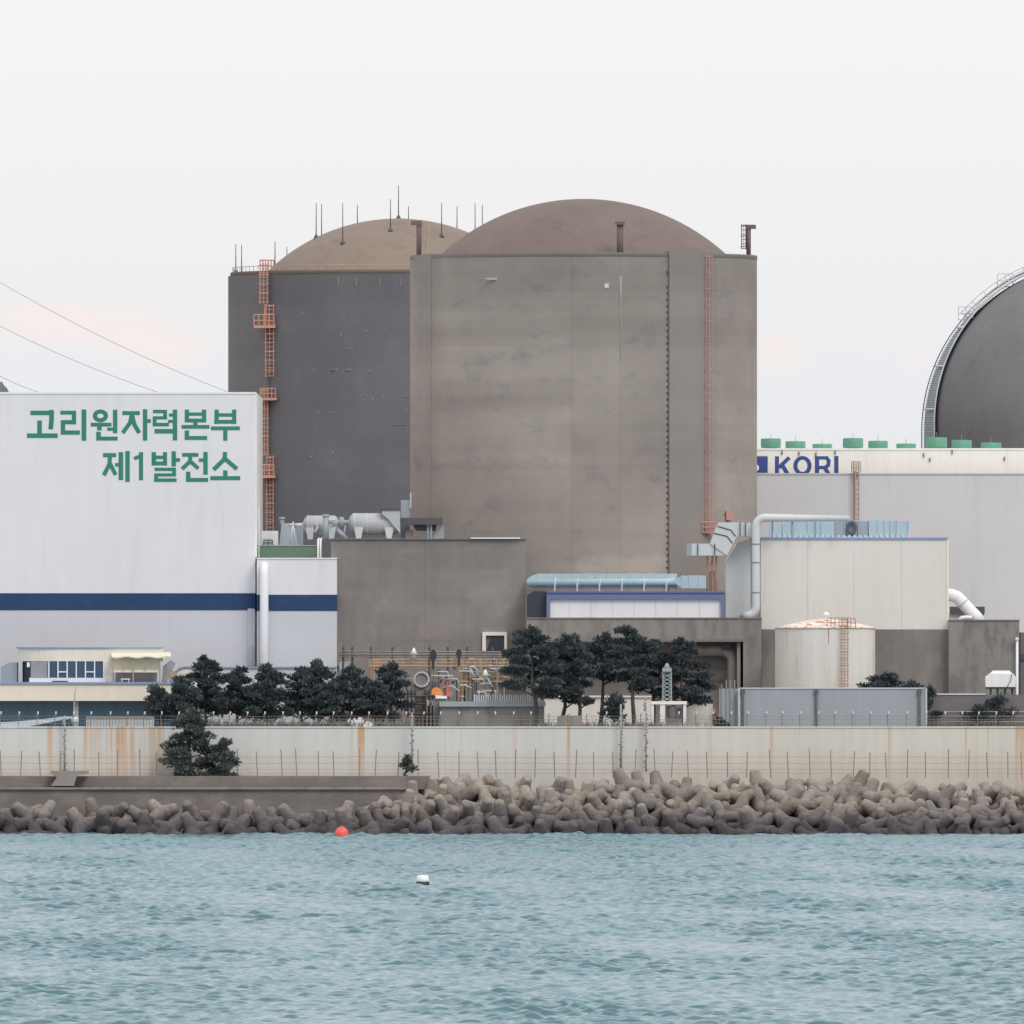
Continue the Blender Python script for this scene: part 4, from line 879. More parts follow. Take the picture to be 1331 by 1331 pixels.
mb = MB(); x0, z0 = convk(-70, 275); x1, z1 = convk(232, 452); mb.box(x0, x1, YK - .1, YK, z1, z0); lg = mb.build('emblem', 'sign_blue', KB)
mb = MB(); x, z = convk(85, 400); mb.prism([(x + .55 * math.cos(2 * PI * i / 16), z - .45 * math.sin(2 * PI * i / 16) ) for i in range(16)][::-1], YK - .14, YK - .1); mb.build('emblem_mark', 'white_paint', lg)
mb = MB()
for px, py in ((1038, 589), (1060, 590), (1085, 588), (1200, 591), (1208, 597), (1237, 587), (1305, 596), (1016, 588)): mb.pbox(px, py - 2, px + 1.3, py + 3, YK - .2, .2)
mb.build('scupper', 'dark_steel', KB)
YK2 = 112
KC = thing('grey_hall', 'wide pale grey windowless hall behind the beige building', 'building', (X(1200, YK2), YK2, GZ))
MB().box(X(900, YK2), X(1900, YK2), YK2, YK2 + 16, GZ, Z(616.5, YK2)).build('wall', 'grey_clad', KC)
MB().pbox(900, 615, 1900, 616.8, YK2 - .1, 16.2).build('roof_edge', 'grey_duct', KC)
mb = MB(); ladder(mb, 1109.5, 1116, 601, 676, YK2 - .6, .075, 6.5, False)
mb.bar((X(1111.5, YK2), YK2 - .8, Z(612, YK2)), (X(1111.5, YK2), YK2 - .8, Z(676, YK2)), .09); railing(mb, 1107, 1118.5, 600, 614, YK2 - .4, 2, .05); mb.pbox(1109, 613, 1117, 617, YK2 - .5, .8)
mb.build('ladder', 'tan_steel', KC)
V = [(989, 1015, 570), (1021, 1047, 573.5), (1056, 1081.5, 577), (1095.5, 1122, 569.5), (1128.5, 1154, 573), (1165, 1190.5, 576.6), (1204, 1231, 568.6), (1237, 1263, 572), (1275, 1301.5, 575.4)]
trio = ['nearest the reactor', 'in the middle', 'in front of the dark dome']; ht = ['tallest green roof vent of the three', 'middle height green roof vent of the three', 'lowest green roof vent of the three']
for i, (a, b, c) in enumerate(V):
    y = YK + 4 + (i % 3) * 9; cxv = X((a + b) / 2, y); r = S((b - a) / 2, y); zb = Z(583.5, YK)
    t = thing('roof_vent', ht[i % 3] + ' ' + trio[i // 3], 'roof vent', (cxv, y, zb), 'green roof vents on the cream hall')
    MB().lathe(cxv, y, [(r * .97, zb + .15), (r, zb + .3), (r, Z(c + .8, y)), (r * .93, Z(c, y)), (.01, Z(c - .3, y))], 36).build('hood', 'vent_green', t)
    MB().lathe(cxv, y, [(r * .6, zb - .2), (r * .6, zb + .3)], 24).build('curb', 'dark_steel', t)
    MB().bar((cxv, y, Z(c, y)), (cxv, y, Z(c - 7, y)), .025).build('lightning_rod', 'pole', t)

# ------------------------------------------------------------------ round office building bottom left
YO = 44
OF = thing('round_office', 'low cream office with curved glazed front and blue roof line, left', 'building', (X(110, YO), YO, GZ))
MB().pprism([(-200, 911), (226, 911), (226, 888.5), (-200, 888.5)], YO - 4, 12).build('lower_parapet', 'cream_low', OF)
MB().pbox(-200, 886.6, 228, 889, YO - 4.2, 12.4).build('terrace_edge', 'blue_trim', OF)
MB().box(X(-200, YO), X(250, YO), YO - 3, YO + 8, GZ, Z(911, YO - 3)).build('ground_floor', 'teal_glass', OF)
mb = MB()
for px in (36, 58, 150, 190, 215): mb.box(X(px, YO), X(px + 1, YO), YO - 3.2, YO - 3, GZ, Z(911, YO))
mb.build('mullion', 'dark_steel', OF)
MB().box(X(96, YO), X(103, YO), YO - 3.3, YO - 2.9, GZ, Z(911, YO)).build('pillar', 'grey_steel', OF)
# upper storey with curved left end
mb = MB(); xl, xr = X(22, YO), X(212, YO); pts = []
for i in range(9): a = PI / 2 * i / 8; pts.append((xl + 3.4 * (1 - math.sin(a)), YO - 1.5 + 6 - 6 * math.cos(a)))
outer = [(xl + 4.5 * (1 - math.cos(a)), YO + 3.0 - 4.5 * math.sin(a)) for a in [PI / 2 * i / 10 for i in range(11)]] + [(xr, YO - 1.5), (xr, YO + 8), (xl, YO + 8)]
def ring_prism(mb, pts, z0, z1):
    n = len(pts); vs = [(x, y, z0) for x, y in pts] + [(x, y, z1) for x, y in pts]
    mb.add(vs, [tuple(reversed(range(n))), tuple(range(n, 2 * n))] + [(i, (i + 1) % n, (i + 1) % n + n, i + n) for i in range(n)])
ring_prism(mb, outer, Z(859.5, YO), Z(843, YO)); mb.build('upper_parapet', 'cream_low', OF)
mb = MB(); ring_prism(mb, [(x + (-.12 if x < 0 else .12), y - .12) for x, y in outer], Z(843, YO), Z(841.2, YO)); mb.build('roof_edge', 'blue_trim', OF)
mb = MB(); inner = [(x + .5 if x < xl + 4 else x, y + .35) for x, y in outer[:-3]] + [(X(138, YO), YO - 1.15), (X(138, YO), YO + 7), (xl + 1, YO + 7)]
ring_prism(mb, [p for p in inner], Z(887, YO), Z(859.5, YO)); mb.build('glazing', 'black_gap', OF)
MB().pbox(38, 881, 138, 887, YO - 1.7, .8).build('sill_wall', 'white_wall', OF)
MB().pbox(134.5, 859.5, 147, 887, YO - 1.6, 6).build('pier', 'cream_low', OF)
MB().pbox(40, 860, 62, 880.5, YO - 1.5, .3).build('blind', 'blind', OF)
for i in range(6):
    p0 = 63.6 + i * 11.9; wn = MB()
    wn.pbox(p0 - .9, 859.8, p0 + .6, 881, YO - 1.75, .25)
    if i in (1, 4): wn.pbox(p0 + .6, 872.6, p0 + 10.9, 874, YO - 1.72, .2)
    if i == 5: wn.pbox(p0 + 10.9, 859.8, p0 + 12.2, 881, YO - 1.75, .25)
    wn = wn.build('window', 'white_paint', OF); MB().pbox(p0 + .6, 860.2, p0 + 10.9, 880.6, YO - 1.55, .2).build('pane', 'glass', wn)
MB().pbox(35, 861, 38.5, 867, YO - 2.0, 1).build('wall_light', 'white_paint', OF)
MB().pbox(68, 885, 88, 887, YO - 1.9, .3).build('vent_slot', 'black_gap', OF)
MB().pprism([(1, 887), (22, 887), (22, 861), (12, 861), (1, 867)], YO + 2, 6).build('side_wing', 'grey_steel', OF)
# covered terrace
mb = MB(); mb.pprism([(147, 855), (212, 853), (223, 856), (221, 850.6), (207, 851), (146, 849.5)][::1], YO - 3.2, 1.9)
aw = thing('awning', 'cream canvas awning over the terrace right of the office windows', 'awning', (X(185, YO), YO - 3, Z(887, YO - 3)))
n = 14; mb = MB(); vs = []; fs = []
for i in range(n + 1):
    px = 145 + 77 * i / n; dz = .9 * math.sin(i * 1.3)
    for q, yy in enumerate((YO - 3.6, YO - 1.7)): vs += [(X(px, yy), yy, Z((855 if q == 0 else 849.5) + dz * (1 if q == 0 else .3), yy)), (X(px, yy), yy, Z((853.4 if q == 0 else 848) + dz * (1 if q == 0 else .3), yy))]
for i in range(n):
    a = 4 * i; b = a + 4; fs += [(a, b, b + 1, a + 1), (a + 1, b + 1, b + 3, a + 3), (a + 3, b + 3, b + 2, a + 2), (a + 2, b + 2, b, a)]
fs += [(0, 1, 3, 2), (4 * n, 4 * n + 2, 4 * n + 3, 4 * n + 1)]
mb.add(vs, fs); mb.build('canopy', 'canvas', aw)
mb = MB()
for px in (147.5, 162, 174, 190, 208.5): mb.bar((X(px, YO), YO - 3.3, Z(887 if px in (147.5, 208.5, 174) else 872, YO)), (X(px, YO), YO - 3.3, Z(855, YO)), .07)
mb.build('post', 'tan_steel', aw)
MB().pbox(147, 855.5, 207, 871, YO - 2.2, .15).build('screen', 'canvas', aw)
MB().pbox(144, 871, 206, 874, YO - 3.0, .4).build('shelf', 'cream_low', aw)
MB().pbox(150, 874, 204, 887, YO - 1.9, .3).build('shaded_wall', 'conc_mid', OF)
mb = MB(); mb.pprism([(210, 887), (216, 887), (228, 862), (222, 858), (212, 866)], YO - 2.2, 2); tag(mb.build('stair_flank', 'grey_steel', origin=(X(216, YO), YO - 2, Z(887, YO))), 'grey sloping stair flank beside the awning', 'stair')
mb = MB()
for i in range(6): mb.bar((X(214 + i * 2.6, YO), YO - 2.6, Z(886 - i * 1.0, YO)), (X(220 + i * 2.2, YO), YO - 2.6, Z(868 + i * 1.5, YO)), .09)
tag(mb.build('scaffold', 'tan_steel', origin=(X(220, YO), YO - 2.6, Z(887, YO))), 'slanting tan scaffold tubes right of the awning', 'scaffold')
mb = MB(); cxd, zd = X(243, 48), Z(893, 48); pts_ = [(cxd + S(22) * math.cos(a), zd + S(26) * math.sin(a)) for a in [PI * i / 14 for i in range(15)]]
mb.prism(pts_[::-1][::-1], 48, 54); tag(mb.build('dome_tent', 'cream_wall', origin=(cxd, 48, GZ)), 'pale arched tent roof half hidden behind the leftmost pines', 'tent')
mb = MB(); mb.tube([(cxd + S(23) * math.cos(a), 47.9, zd + S(27) * math.sin(a)) for a in [PI * i / 14 for i in range(15)]], .12, 6); tag(mb.build('arch_pipe', 'grey_steel', origin=(cxd, 47.9, GZ)), 'grey arched tube around the pale tent roof', 'pipe')
# people-less terrace bits: table
mb = MB(); mb.pbox(157, 882, 169, 883.2, YO - 3.6, .7); mb.pbox(158, 883, 159, 887, YO - 3.5, .5); mb.pbox(167, 883, 168, 887, YO - 3.5, .5)
tag(mb.build('terrace_table', 'white_paint', origin=(X(163, YO), YO - 3.3, Z(887, YO))), 'small white table on the terrace below the awning', 'table')
# curved canopy on the wall left
vs = []; fs = []; n = 24
for i in range(n + 1):
    q = i / n; px = -60 + 160 * q; py = 936 + 3 * math.sin(q * 5) + (5 * max(0, q - .75) * -2.2)
    for yy, dz in ((21.8, 8.5 * (1 - max(0, q - .55) * 1.6)), (24.5, 0)): vs.append((X(px, yy), yy, Z(py + dz, yy)))
for i in range(n): fs.append((2 * i, 2 * i + 2, 2 * i + 3, 2 * i + 1))
mb = MB(); mb.add(vs, fs, True); tag(mb.build('curved_canopy', 'canopy_film', origin=(X(30, 23), 23, GZ)), 'low grey curved sheet canopy on the wall top at far left', 'canopy')
t = thing('wall_cabinet', 'pale ribbed cabinets behind the fence above the widest rust stain', 'cabinet', (X(160, 24), 24, GZ))
MB().box(X(112, 24), X(200, 24), 24, 25, GZ, Z(932.5, 24)).build('cabinet_body', 'grey_duct', t)
mb = MB()
for px in range(114, 200, 4): mb.pbox(px, 933, px + .8, 945, 23.9, .1)
mb.build('rib', 'grey_steel', t)
MB().pbox(112, 931.6, 200, 932.8, 23.8, 1.4).build('cabinet_top', 'pole', t)
# low background structures behind trees: backing wall
t = thing('service_building', 'long dim grey service building behind the left row of pines', 'building', (X(360, 50), 50, GZ))
MB().box(X(232, 50), X(437, 50), 50, 56, GZ, Z(868, 50)).build('wall', 'white_low', t)
MB().pbox(232, 866.5, 437, 868.5, 49.8, 6).build('roof_edge', 'blue_trim', t)
mb = MB()
for a, b in ((262, 300), (318, 352), (372, 420)): mb.pbox(a, 900, b, 925, 49.9, .2)
mb.build('doorway', 'teal_glass', t)

# ------------------------------------------------------------------ pipe yard in the middle
yy = 46
t = thing('pipe_rack', 'long dark pipe rack in front of the central concrete block', 'pipe rack', (X(550, yy), yy, GZ))
mb = MB()
for py, r in ((847, .10), (850.5, .14), (853.5, .08)): mb.tube([(X(440, yy), yy, Z(py, yy)), (X(665, yy), yy, Z(py + .6, yy))], r, 6)
mb.build('pipes', 'conc_mid', t)
for px in (446, 458, 482, 510, 558, 582, 607, 640): MB().bar((X(px, yy), yy + .3, GZ), (X(px, yy), yy + .3, Z(841, yy)), .12).build('post', 'dark_steel', t)
mb = MB()
for a, b in ((511, 590),): mb.pbox(a, 832, b, 834, yy + .5, .4)
for px in (512, 558, 585): mb.pbox(px, 834, px + 2.4, 843, yy + .5, .4)
mb.build('bracket', 'conc_dark', t)
t = thing('yellow_gantry', 'ochre painted pipe gantry with railing below the dark pipe rack', 'gantry', (X(560, yy - 3), yy - 3, GZ)); y = yy - 3
rr = random.Random(44); mb = MB()
for a, b, c, d in ((480, 660, 857, 866), (597, 662, 873, 886)):
    railing(mb, a, b, c, d, y, int((b - a) / 7), .05); mb.bar((X(a, y), y, Z(d, y)), (X(b, y), y, Z(d, y)), .09)
for px in (482, 486, 597, 601, 607, 625, 655): mb.bar((X(px, y), y, GZ), (X(px, y), y, Z(857, y)), .07)
for i in range(26):
    px = rr.uniform(484, 655); py = rr.uniform(856, 884); mb.bar((X(px, y), y + .3, Z(py, y)), (X(px + rr.uniform(2, 9), y), y + .3, Z(py + rr.choice((0, 0, rr.uniform(-4, 4))), y)), .06)
mb.build('gantry_frame', 'yellow_steel', t)
mb = MB(); mb.pbox(486, 857, 497, 871, y + .2, .8); mb.pbox(586, 855, 590, 864, y + .2, .5); mb.build('orange_box', 'orange_steel', t)
mb = MB()
for i in range(22):
    px = rr.uniform(575, 655); py = rr.uniform(855, 886); s_ = rr.uniform(1.2, 3.2); mb.pbox(px, py, px + s_, py + s_ * rr.uniform(.5, 1.4), y + .4, .5)
mb.build('valve', 'tan_steel', t)
mb = MB()
for i in range(16):
    px = rr.uniform(600, 655); py = rr.uniform(855, 890); s_ = rr.uniform(1.2, 3.0); mb.pbox(px, py, px + s_, py + s_, y + .7, .5)
mb.build('fitting', 'dark_steel', t)
for px, py, lab in ((538, 846, 'pale pointed lamp hood hanging on the pipe rack'), (631, 874, 'pale pointed lamp hood lower on the ochre gantry')):
    mb = MB(); x = X(px, y - .5); z = Z(py, y); mb.tube([(x, y - .5, z - S(5)), (x, y - .5, z + S(4.5))], [S(5.5), .03], 10); mb.tube([(x, y - .5, z - S(9)), (x, y - .5, z - S(5))], [S(1.6), S(2.6)], 10); tag(mb.build('lamp_hood', 'white_paint', origin=(x, y - .5, z - S(9))), lab, 'lamp')
for px, py, lab in ((563, 852, 'larger black oval gate valve on the pipe rack'), (596.5, 850, 'smaller black oval gate valve on the pipe rack')):
    x = X(px, y - .6); z = Z(py, y); s_ = 1 if px < 570 else .8
    mb = MB(); mb.prism([(x + S(4.6) * s_ * math.cos(a), z + S(8) * s_ * math.sin(a)) for a in [2 * PI * i / 18 for i in range(18)]], y - .7, y - .4); mb.bar((x, y - .5, z - S(16)), (x, y - .5, z), .12); mb.bar((x, y - .5, z), (x, 46, z), .08); tag(mb.build('gate_valve', 'black_gap', origin=(x, y - .5, z - S(16))), lab, 'valve')
# horizontal vessel seen end on, on its brown base
y = 36; x = X(548, y); z = Z(883, y)
t = thing('end_on_vessel', 'round vessel end with pale ring above a dark frame tower', 'vessel', (x, y, GZ))
mb = MB(); mb.tube([(x, y + .2, z), (x, y + 4, z)], S(8.2, y), 26); mb.build('shell', 'conc_mid', t)
mb = MB(); ellipse_ring(mb, x, z, S(10.5, y), S(10.5, y), S(8, y), S(8, y), y, y + .4, 30); mb.build('flange_ring', 'vessel', t)
mb = MB(); mb.pprism([(529, 904), (561, 904), (560, 893), (553, 887), (540, 887), (533, 894)], y + .3, 3); mb.build('saddle', 'conc_block', t)
mb = MB(); mb.box(X(540, y), X(552, y), y + .5, y + 2, GZ, Z(904, y)); mb.build('core', 'rust_pipe', t)
mb = MB()
for px in (530, 535, 540, 553, 557, 562, 566, 570): mb.bar((X(px, y), y, GZ), (X(px, y), y, Z(897 if px < 560 else 886, y)), .1)
for py in (905, 915, 928): mb.bar((X(528, y), y - .05, Z(py, y)), (X(571, y), y - .05, Z(py, y)), .09)
mb.build('frame', 'dark_steel', t)
for px in (531, 555, 561): MB().pbox(px, 910, px + 3, 917, y - .3, .3).build('gauge', 'white_paint', t)
t = thing('orange_machine', 'small orange machine with red post beside the round vessel end', 'machine', (X(572, 34), 34, GZ))
MB().pprism([(560, 903), (576, 903), (573, 896), (568, 893), (562, 895)], 34, 1.2).build('body', 'orange_paint', t)
MB().pprism([(566, 908), (581, 908), (581, 905), (566, 903.2)], 33.8, 1).build('chassis', 'white_paint', t)
MB().pprism([(580, 905), (584, 905), (582.4, 886), (581.2, 886)], 34, .4).build('post', 'red_paint', t)
MB().box(X(563, 34), X(583, 34), 34, 35.5, GZ, Z(908, 34)).build('base', 'conc_dark', t)
for px, a, b in ((491, 892, 911), (521, 900, 914)):
    mb = MB(); mb.pbox(px - 4, a, px + 6, b, 40, .7); mb.box(X(px, 40), X(px + 1.4, 40), 40.2, 40.6, GZ, Z(b, 40)); tag(mb.build('orange_panel', 'orange_steel', origin=(X(px, 40), 40, GZ)), 'larger faded orange panel behind the pines' if px < 500 else 'smaller faded orange panel right of the pines', 'container')  # flat orange panels, each on a post
t = thing('storage_shed', 'low grey shed with blue green flat roof right of the orange machine', 'shed', (X(640, 32), 32, GZ))
MB().box(X(572.5, 32), X(707, 32), 32, 36, GZ, Z(918, 32)).build('wall', 'conc_right', t)
MB().pbox(571, 912, 709, 918.4, 31.6, 5).build('roof', 'grey_steel', t)
mb = MB()
rr = random.Random(3)
for px in range(616, 700, 3): mb.pbox(px, 903 + rr.uniform(-1.2, 1.2), px + 1.6, 912, 33, .5)
mb.build('roof_railing', 'grey_duct', t)
t = thing('low_white_building', 'low white building behind the trunks of the central pines', 'building', (X(780, 44), 44, GZ))
MB().box(X(707.5, 44), X(846, 44), 44, 50, GZ, Z(906, 44)).build('wall', 'cream_wall', t)
MB().pbox(707, 904.4, 847, 906.4, 43.8, 6.3).build('roof_edge', 'white_paint', t)
t = thing('cyan_cabin', 'small pale cyan cabin with white side right of the central pines', 'cabin', (X(908, 33), 33, GZ))
MB().box(X(892, 33), X(917.5, 33), 33, 36, Z(916, 33), Z(895, 33)).build('upper_panel', 'pale_cyan', t)
MB().box(X(892, 33), X(917.5, 33), 33, 36, GZ, Z(916, 33)).build('lower_panel', 'cream_wall', t)
MB().box(X(917.6, 33), X(926.5, 33), 33.4, 35, GZ, Z(914.5, 33)).build('side_box', 'cream_wall', t)
t = thing('pipe_stack', 'pile of rusty brown boxes beside the cyan cabin', 'boxes', (X(938, 34), 34, GZ)); mb = MB(); rr = random.Random(8)
for i in range(9): px = 918 + rr.uniform(0, 22); py = 919 + rr.uniform(0, 18); mb.pbox(px, py, px + rr.uniform(3, 8), py + rr.uniform(2, 5), 33.8 + i * .06, 1)
mb.box(X(918, 34), X(945, 34), 34.6, 35.4, GZ, Z(928, 34)); mb.build('boxes', 'rust_steel', t)
def scrub(name, segs, seed, mat, y):
    r = random.Random(seed); vs = []; fs = []
    for a, b, hmax, n in segs:
        for _ in range(n):
            px = r.uniform(a, b); yy = y + r.uniform(-.8, .8); h_ = r.uniform(.4, 1) * hmax * (.6 + .4 * math.sin(px * .21) ** 2); x = X(px, yy)
            z0 = r.uniform(8.8, 10.9 + h_ * .6); k = r.uniform(-.4, .4); w_ = r.uniform(.03, .10); o = len(vs)
            vs += [(x - w_, yy, z0), (x + w_, yy + r.uniform(-.1, .1), z0), (x + k, yy, z0 + r.uniform(.3, .9))]; fs.append((o, o + 1, o + 2))
    mb = MB(); mb.add(vs, fs); ob = mb.build(name, mat, origin=(0, y, GZ)); ob['kind'] = 'stuff'
    return ob
M['dry'] = m_leaf('dry_grass', (.34, .32, .28, 1), (.48, .46, .42, 1)); M['dry2'] = m_leaf('dull_scrub', (.10, .12, .11, 1), (.19, .19, .165, 1))
o = tag(scrub('dry_grass', [(225, 535, .8, 5200), (700, 940, .7, 2600)], 61, 'dry', 27.0), 'pale dry grass along the wall top below the pines', 'grass')
o = tag(scrub('low_scrub', [(225, 535, 1.2, 4200), (700, 860, .7, 1500), (1205, 1340, .5, 900)], 62, 'dry2', 26.2), 'dull low scrub along the wall top under the pines', 'scrub')
for px, a, w_, y, lab in ((462, 930, 11, 26, 'larger crumpled white tarp behind the fence right of the left pines'), (479, 933, 7, 25.5, 'smaller crumpled white tarp beside the larger one'), (449, 848 + 8, 8, 47, 'pale crumpled cover showing above the broad dark pine')):
    r = random.Random(int(px)); mb = MB(); n = 7
    pts = [(px - w_, 946 if a > 900 else 872)] + [(px - w_ + 2 * w_ * i / n, a + r.uniform(0, 6) + abs(i - n / 2) * 1.2) for i in range(n + 1)] + [(px + w_, 946 if a > 900 else 872)]
    mb.pprism(pts[::-1], y, .8); tag(mb.build('tarp', 'white_wall', origin=(X(px, y), y, GZ)), lab, 'tarp')
r = random.Random(77)
t = thing('valve_station', 'cluttered grey and brown valve station under the ochre gantry', 'machinery', (X(610, 42), 42, GZ))
for nm, mt, n in (('valve_body', 'conc_mid', 15), ('cover_box', 'grey_steel', 12), ('cover_box', 'beige_side', 9), ('rusty_fitting', 'rust_steel', 11), ('dark_fitting', 'dark_steel', 12)):
    for i in range(n):
        px = r.uniform(560, 656); py = r.uniform(862, 905); w_ = r.uniform(1.5, 5); h_ = r.uniform(1.5, 5); y = 42 + r.uniform(0, 1.5)
        mb = MB(); mb.pbox(px, py, px + w_, py + h_, y, .6)
        if r.random() < .5: mb.bar((X(px + w_ / 2, y), y + .3, Z(py + h_, y)), (X(px + w_ / 2, y), y + .3, GZ), .06)
        mb.build(nm, mt, t)
mb = MB()
for i in range(16):
    px = r.uniform(560, 650); py = r.uniform(866, 900); mb.tube([(X(px, 42), 42.4, Z(py, 42)), (X(px + r.uniform(6, 16), 42), 42.4, Z(py, 42)), (X(px + 16, 42), 42.4, Z(py + r.uniform(4, 12), 42))], .09, 6)
mb.build('pipes', 'grey_duct', t)
# beacon lattice on its gate
y = 28
t = thing('beacon_gate', 'white gate frame carrying a pale lattice beacon among the pines', 'gate', (X(868, y), y, GZ))
MB().pbox(846, 911.5, 893, 915.5, y, 1.5).build('deck', 'cream_wall', t)
for a, b in ((846.5, 850), (858, 864.5), (888, 892)): MB().box(X(a, y), X(b, y), y + .1, y + 1.3, GZ, Z(915.5, y)).build('pillar', 'white_wall', t)
mb = MB()
for px in (861.5, 872.5): mb.bar((X(px, y), y + .3, Z(911.5, y)), (X(px + (867 - px) * .1, y), y + .3, Z(868, y)), .09); mb.bar((X(px, y), y + 1.1, Z(911.5, y)), (X(px + (867 - px) * .1, y), y + 1.1, Z(868, y)), .09)
py = 911
while py > 872: mb.bar((X(861.6, y), y + .25, Z(py, y)), (X(872.4, y), y + .25, Z(py - 5, y)), .05); mb.bar((X(872.4, y), y + .25, Z(py, y)), (X(861.6, y), y + .25, Z(py - 5, y)), .05); py -= 5
mb.build('lattice', 'grey_steel', t)
mb = MB(); mb.pbox(861, 868, 873, 873, y, 1.3); mb.tube([(X(867, y), y + .6, Z(868, y)), (X(867, y), y + .6, Z(862, y))], [.4, .1], 8); mb.build('beacon_head', 'grey_steel', t)
mb = MB(); ellipse_ring(mb, X(875, y), Z(925, y), .5, .7, .33, .5, y + .2, y + .4); mb.pbox(866, 918, 871, 933, y + .4, .5); mb.pbox(878, 920, 886, 934, y + .5, .5); mb.build('equipment', 'dark_steel', t)

# ------------------------------------------------------------------ pines
def pine(px, top, bot, width, y, seed, label, group, leaf='leaf', base=None, lean=0, dens=1.0, npads=None, bare=.18, name='pine_tree', leafsize=1.0):
    r = random.Random(seed); zb = GZ if base is None else base
    x0 = X(px + lean * -1, y); xt = X(px, y); zt_ = Z(top, y); zc0 = Z(bot, y); Wd = S(width, y) / 2
    t = thing(name, label, 'tree', (x0, y, zb), group)
    Ht = zt_ - zc0
    tr = [(x0, y, zb)]
    for i in range(1, 8): q = i / 7; tr.append((x0 + (xt - x0) * q + r.uniform(-.12, .12) * (1 - q) * 3 * (q > .1), y + r.uniform(-.1, .1), zb + (zt_ - .5 - zb) * q))
    rb = .16 + .012 * (zt_ - zb)
    mb = MB(); mb.tube(tr, [rb * (1 - .85 * i / 7) for i in range(8)], 7)
    pads = []; n = npads or int(14 + Wd * Ht * .95)
    n = max(3, int(n * .48))
    ps = min(1, Wd / 1.1)
    for i in range(n):
        q = ((i + .5) / n) ** .85; zz = zc0 + Ht * (bare + (1 - bare) * q) - .25
        env = Wd * (1.12 - .86 * q ** 2.2) * (.55 + .45 * min(1, q * 3 + .35)) * r.uniform(.75, 1.15)
        a = i * 2.4 + r.uniform(-.6, .6); fr0 = (zz - zb) / (zt_ - zb); cxx = x0 + (xt - x0) * fr0; st = zz - r.uniform(.3, .9) * ps - env * .12
        ex, ey = cxx + env * math.cos(a), y + env * math.sin(a) * .85
        mb.tube([(cxx, y, max(zb + .3, st)), ((cxx * .5 + ex * .5), (y + ey) / 2, zz - .3 * ps), (ex, ey, zz)], [rb * .36 * (1 - .5 * q), rb * .22, .03], 5)
        k_ = max(2, int(round(2 + env * 1.5)))
        for m_ in range(k_):
            f_ = (m_ + 1) / k_ * .8 + .25 * (1 - ps * .2); f_ = min(1.05, f_)
            pads.append((cxx + (ex - cxx) * f_ + r.uniform(-.3, .3) * ps, y + (ey - y) * f_ + r.uniform(-.35, .35) * ps, zz - .12 + r.uniform(-.1, .28) * ps, r.uniform(.38, .78) * ps * (1.1 - .3 * q), r.uniform(.16, .34) * ps))
    for q_ in (.1, .5, .95): pads.append((xt + r.uniform(-.15, .15) * ps, y, zt_ - (.25 + q_) * ps, (.18 + .35 * q_) * ps, .42 * ps))
    mb.build('trunk', 'bark', t)
    vs = []; fs = []
    for (ax, ay, az, pr, ph) in pads:
        m = int(150 * dens * pr * pr + 34)
        for _ in range(m):
            u = Vector((r.gauss(0, 1), r.gauss(0, 1), r.gauss(0, 1))).normalized() * r.uniform(.25, 1.0) ** .5
            c = Vector((ax + u.x * pr, ay + u.y * pr, az + u.z * ph))
            d = (u * .8 + Vector((r.uniform(-.5, .5), r.uniform(-.5, .5), r.uniform(.1, 1.1)))).normalized()
            L = r.uniform(.22, .55) * leafsize; sd = d.cross(Vector((r.uniform(-1, 1), r.uniform(-1, 1), r.uniform(-.4, .4)))).normalized() * L * r.uniform(.13, .27)
            o = len(vs); vs += [c - sd * .4, c + d * L * .55 - sd, c + d * L, c + d * L * .55 + sd]; fs.append((o, o + 1, o + 2, o + 3))
    me = MB(); me.add(vs, fs); me.build('crown', leaf, t)
    return t
GL = 'pines in the left row behind the sea wall'; GM = 'pines in the central clump'
left_row = [(205, 892, 935, 30, 30, 'small low pine at the left end of the left row'),
            (266, 854, 936, 66, 31, 'tallest rounded pine of the left row, nearest the office'),
            (238, 880, 938, 40, 29, 'short pine leaning out between office terrace and tallest pine'),
            (308, 868, 938, 48, 33, 'dense pine right of the tallest pine in the left row'),
            (350, 864, 938, 56, 31, 'pine in front of the white downpipe'),
            (392, 868, 938, 44, 34, 'thin crowned pine showing wall through gaps in left row'),
            (413, 859, 938, 46, 32, 'spiky topped pine left of the wing corner'),
            (456, 866, 938, 54, 31, 'broad dark pine at the corner of the white wing'),
            (508, 863, 925, 44, 34, 'last pine of the left row before the round vessel'),
            (488, 888, 938, 42, 30, 'low bushy pine in front of the faded orange panel'),
            (330, 890, 940, 50, 30, 'low bushy pine under the dense pine of the left row'),
            (430, 890, 940, 46, 30, 'low bushy pine under the spiky topped pine')]
for i, (px, a, b, w_, y, lab) in enumerate(left_row): pine(px, a, b + 4, w_ * 1.1, y, 100 + i, lab, GL, lean=random.uniform(-3, 3))
mid = [(690, 816, 900, 66, 29, 1.3, 'largest dark pine at the left of the central clump', -8),
       (735, 826, 912, 52, 32, 1.1, 'second central pine with two thin trunks', 3),
       (752, 838, 916, 30, 30, 1.0, 'narrow pine between second and slender central pines', -2),
       (786, 824, 882, 46, 33, .9, 'slender pine with long bare trunk in the central clump', 8),
       (818, 815, 890, 50, 30, 1.2, 'tallest spired pine in the central clump', -8),
       (846, 832, 902, 50, 33, 1.2, 'full pine behind the lattice beacon', -4),
       (885, 831, 912, 58, 31, 1.3, 'wide pine at the right end of the central clump', -4),
       (800, 902, 930, 22, 28, .7, 'tiny crooked pine before the low white building', 5)]
for i, (px, a, b, w_, y, dn, lab, ln) in enumerate(mid): pine(px, a, b + 4, w_ * 1.2, y, 200 + i, lab, GM, lean=ln, dens=dn * 1.1, bare=.05)
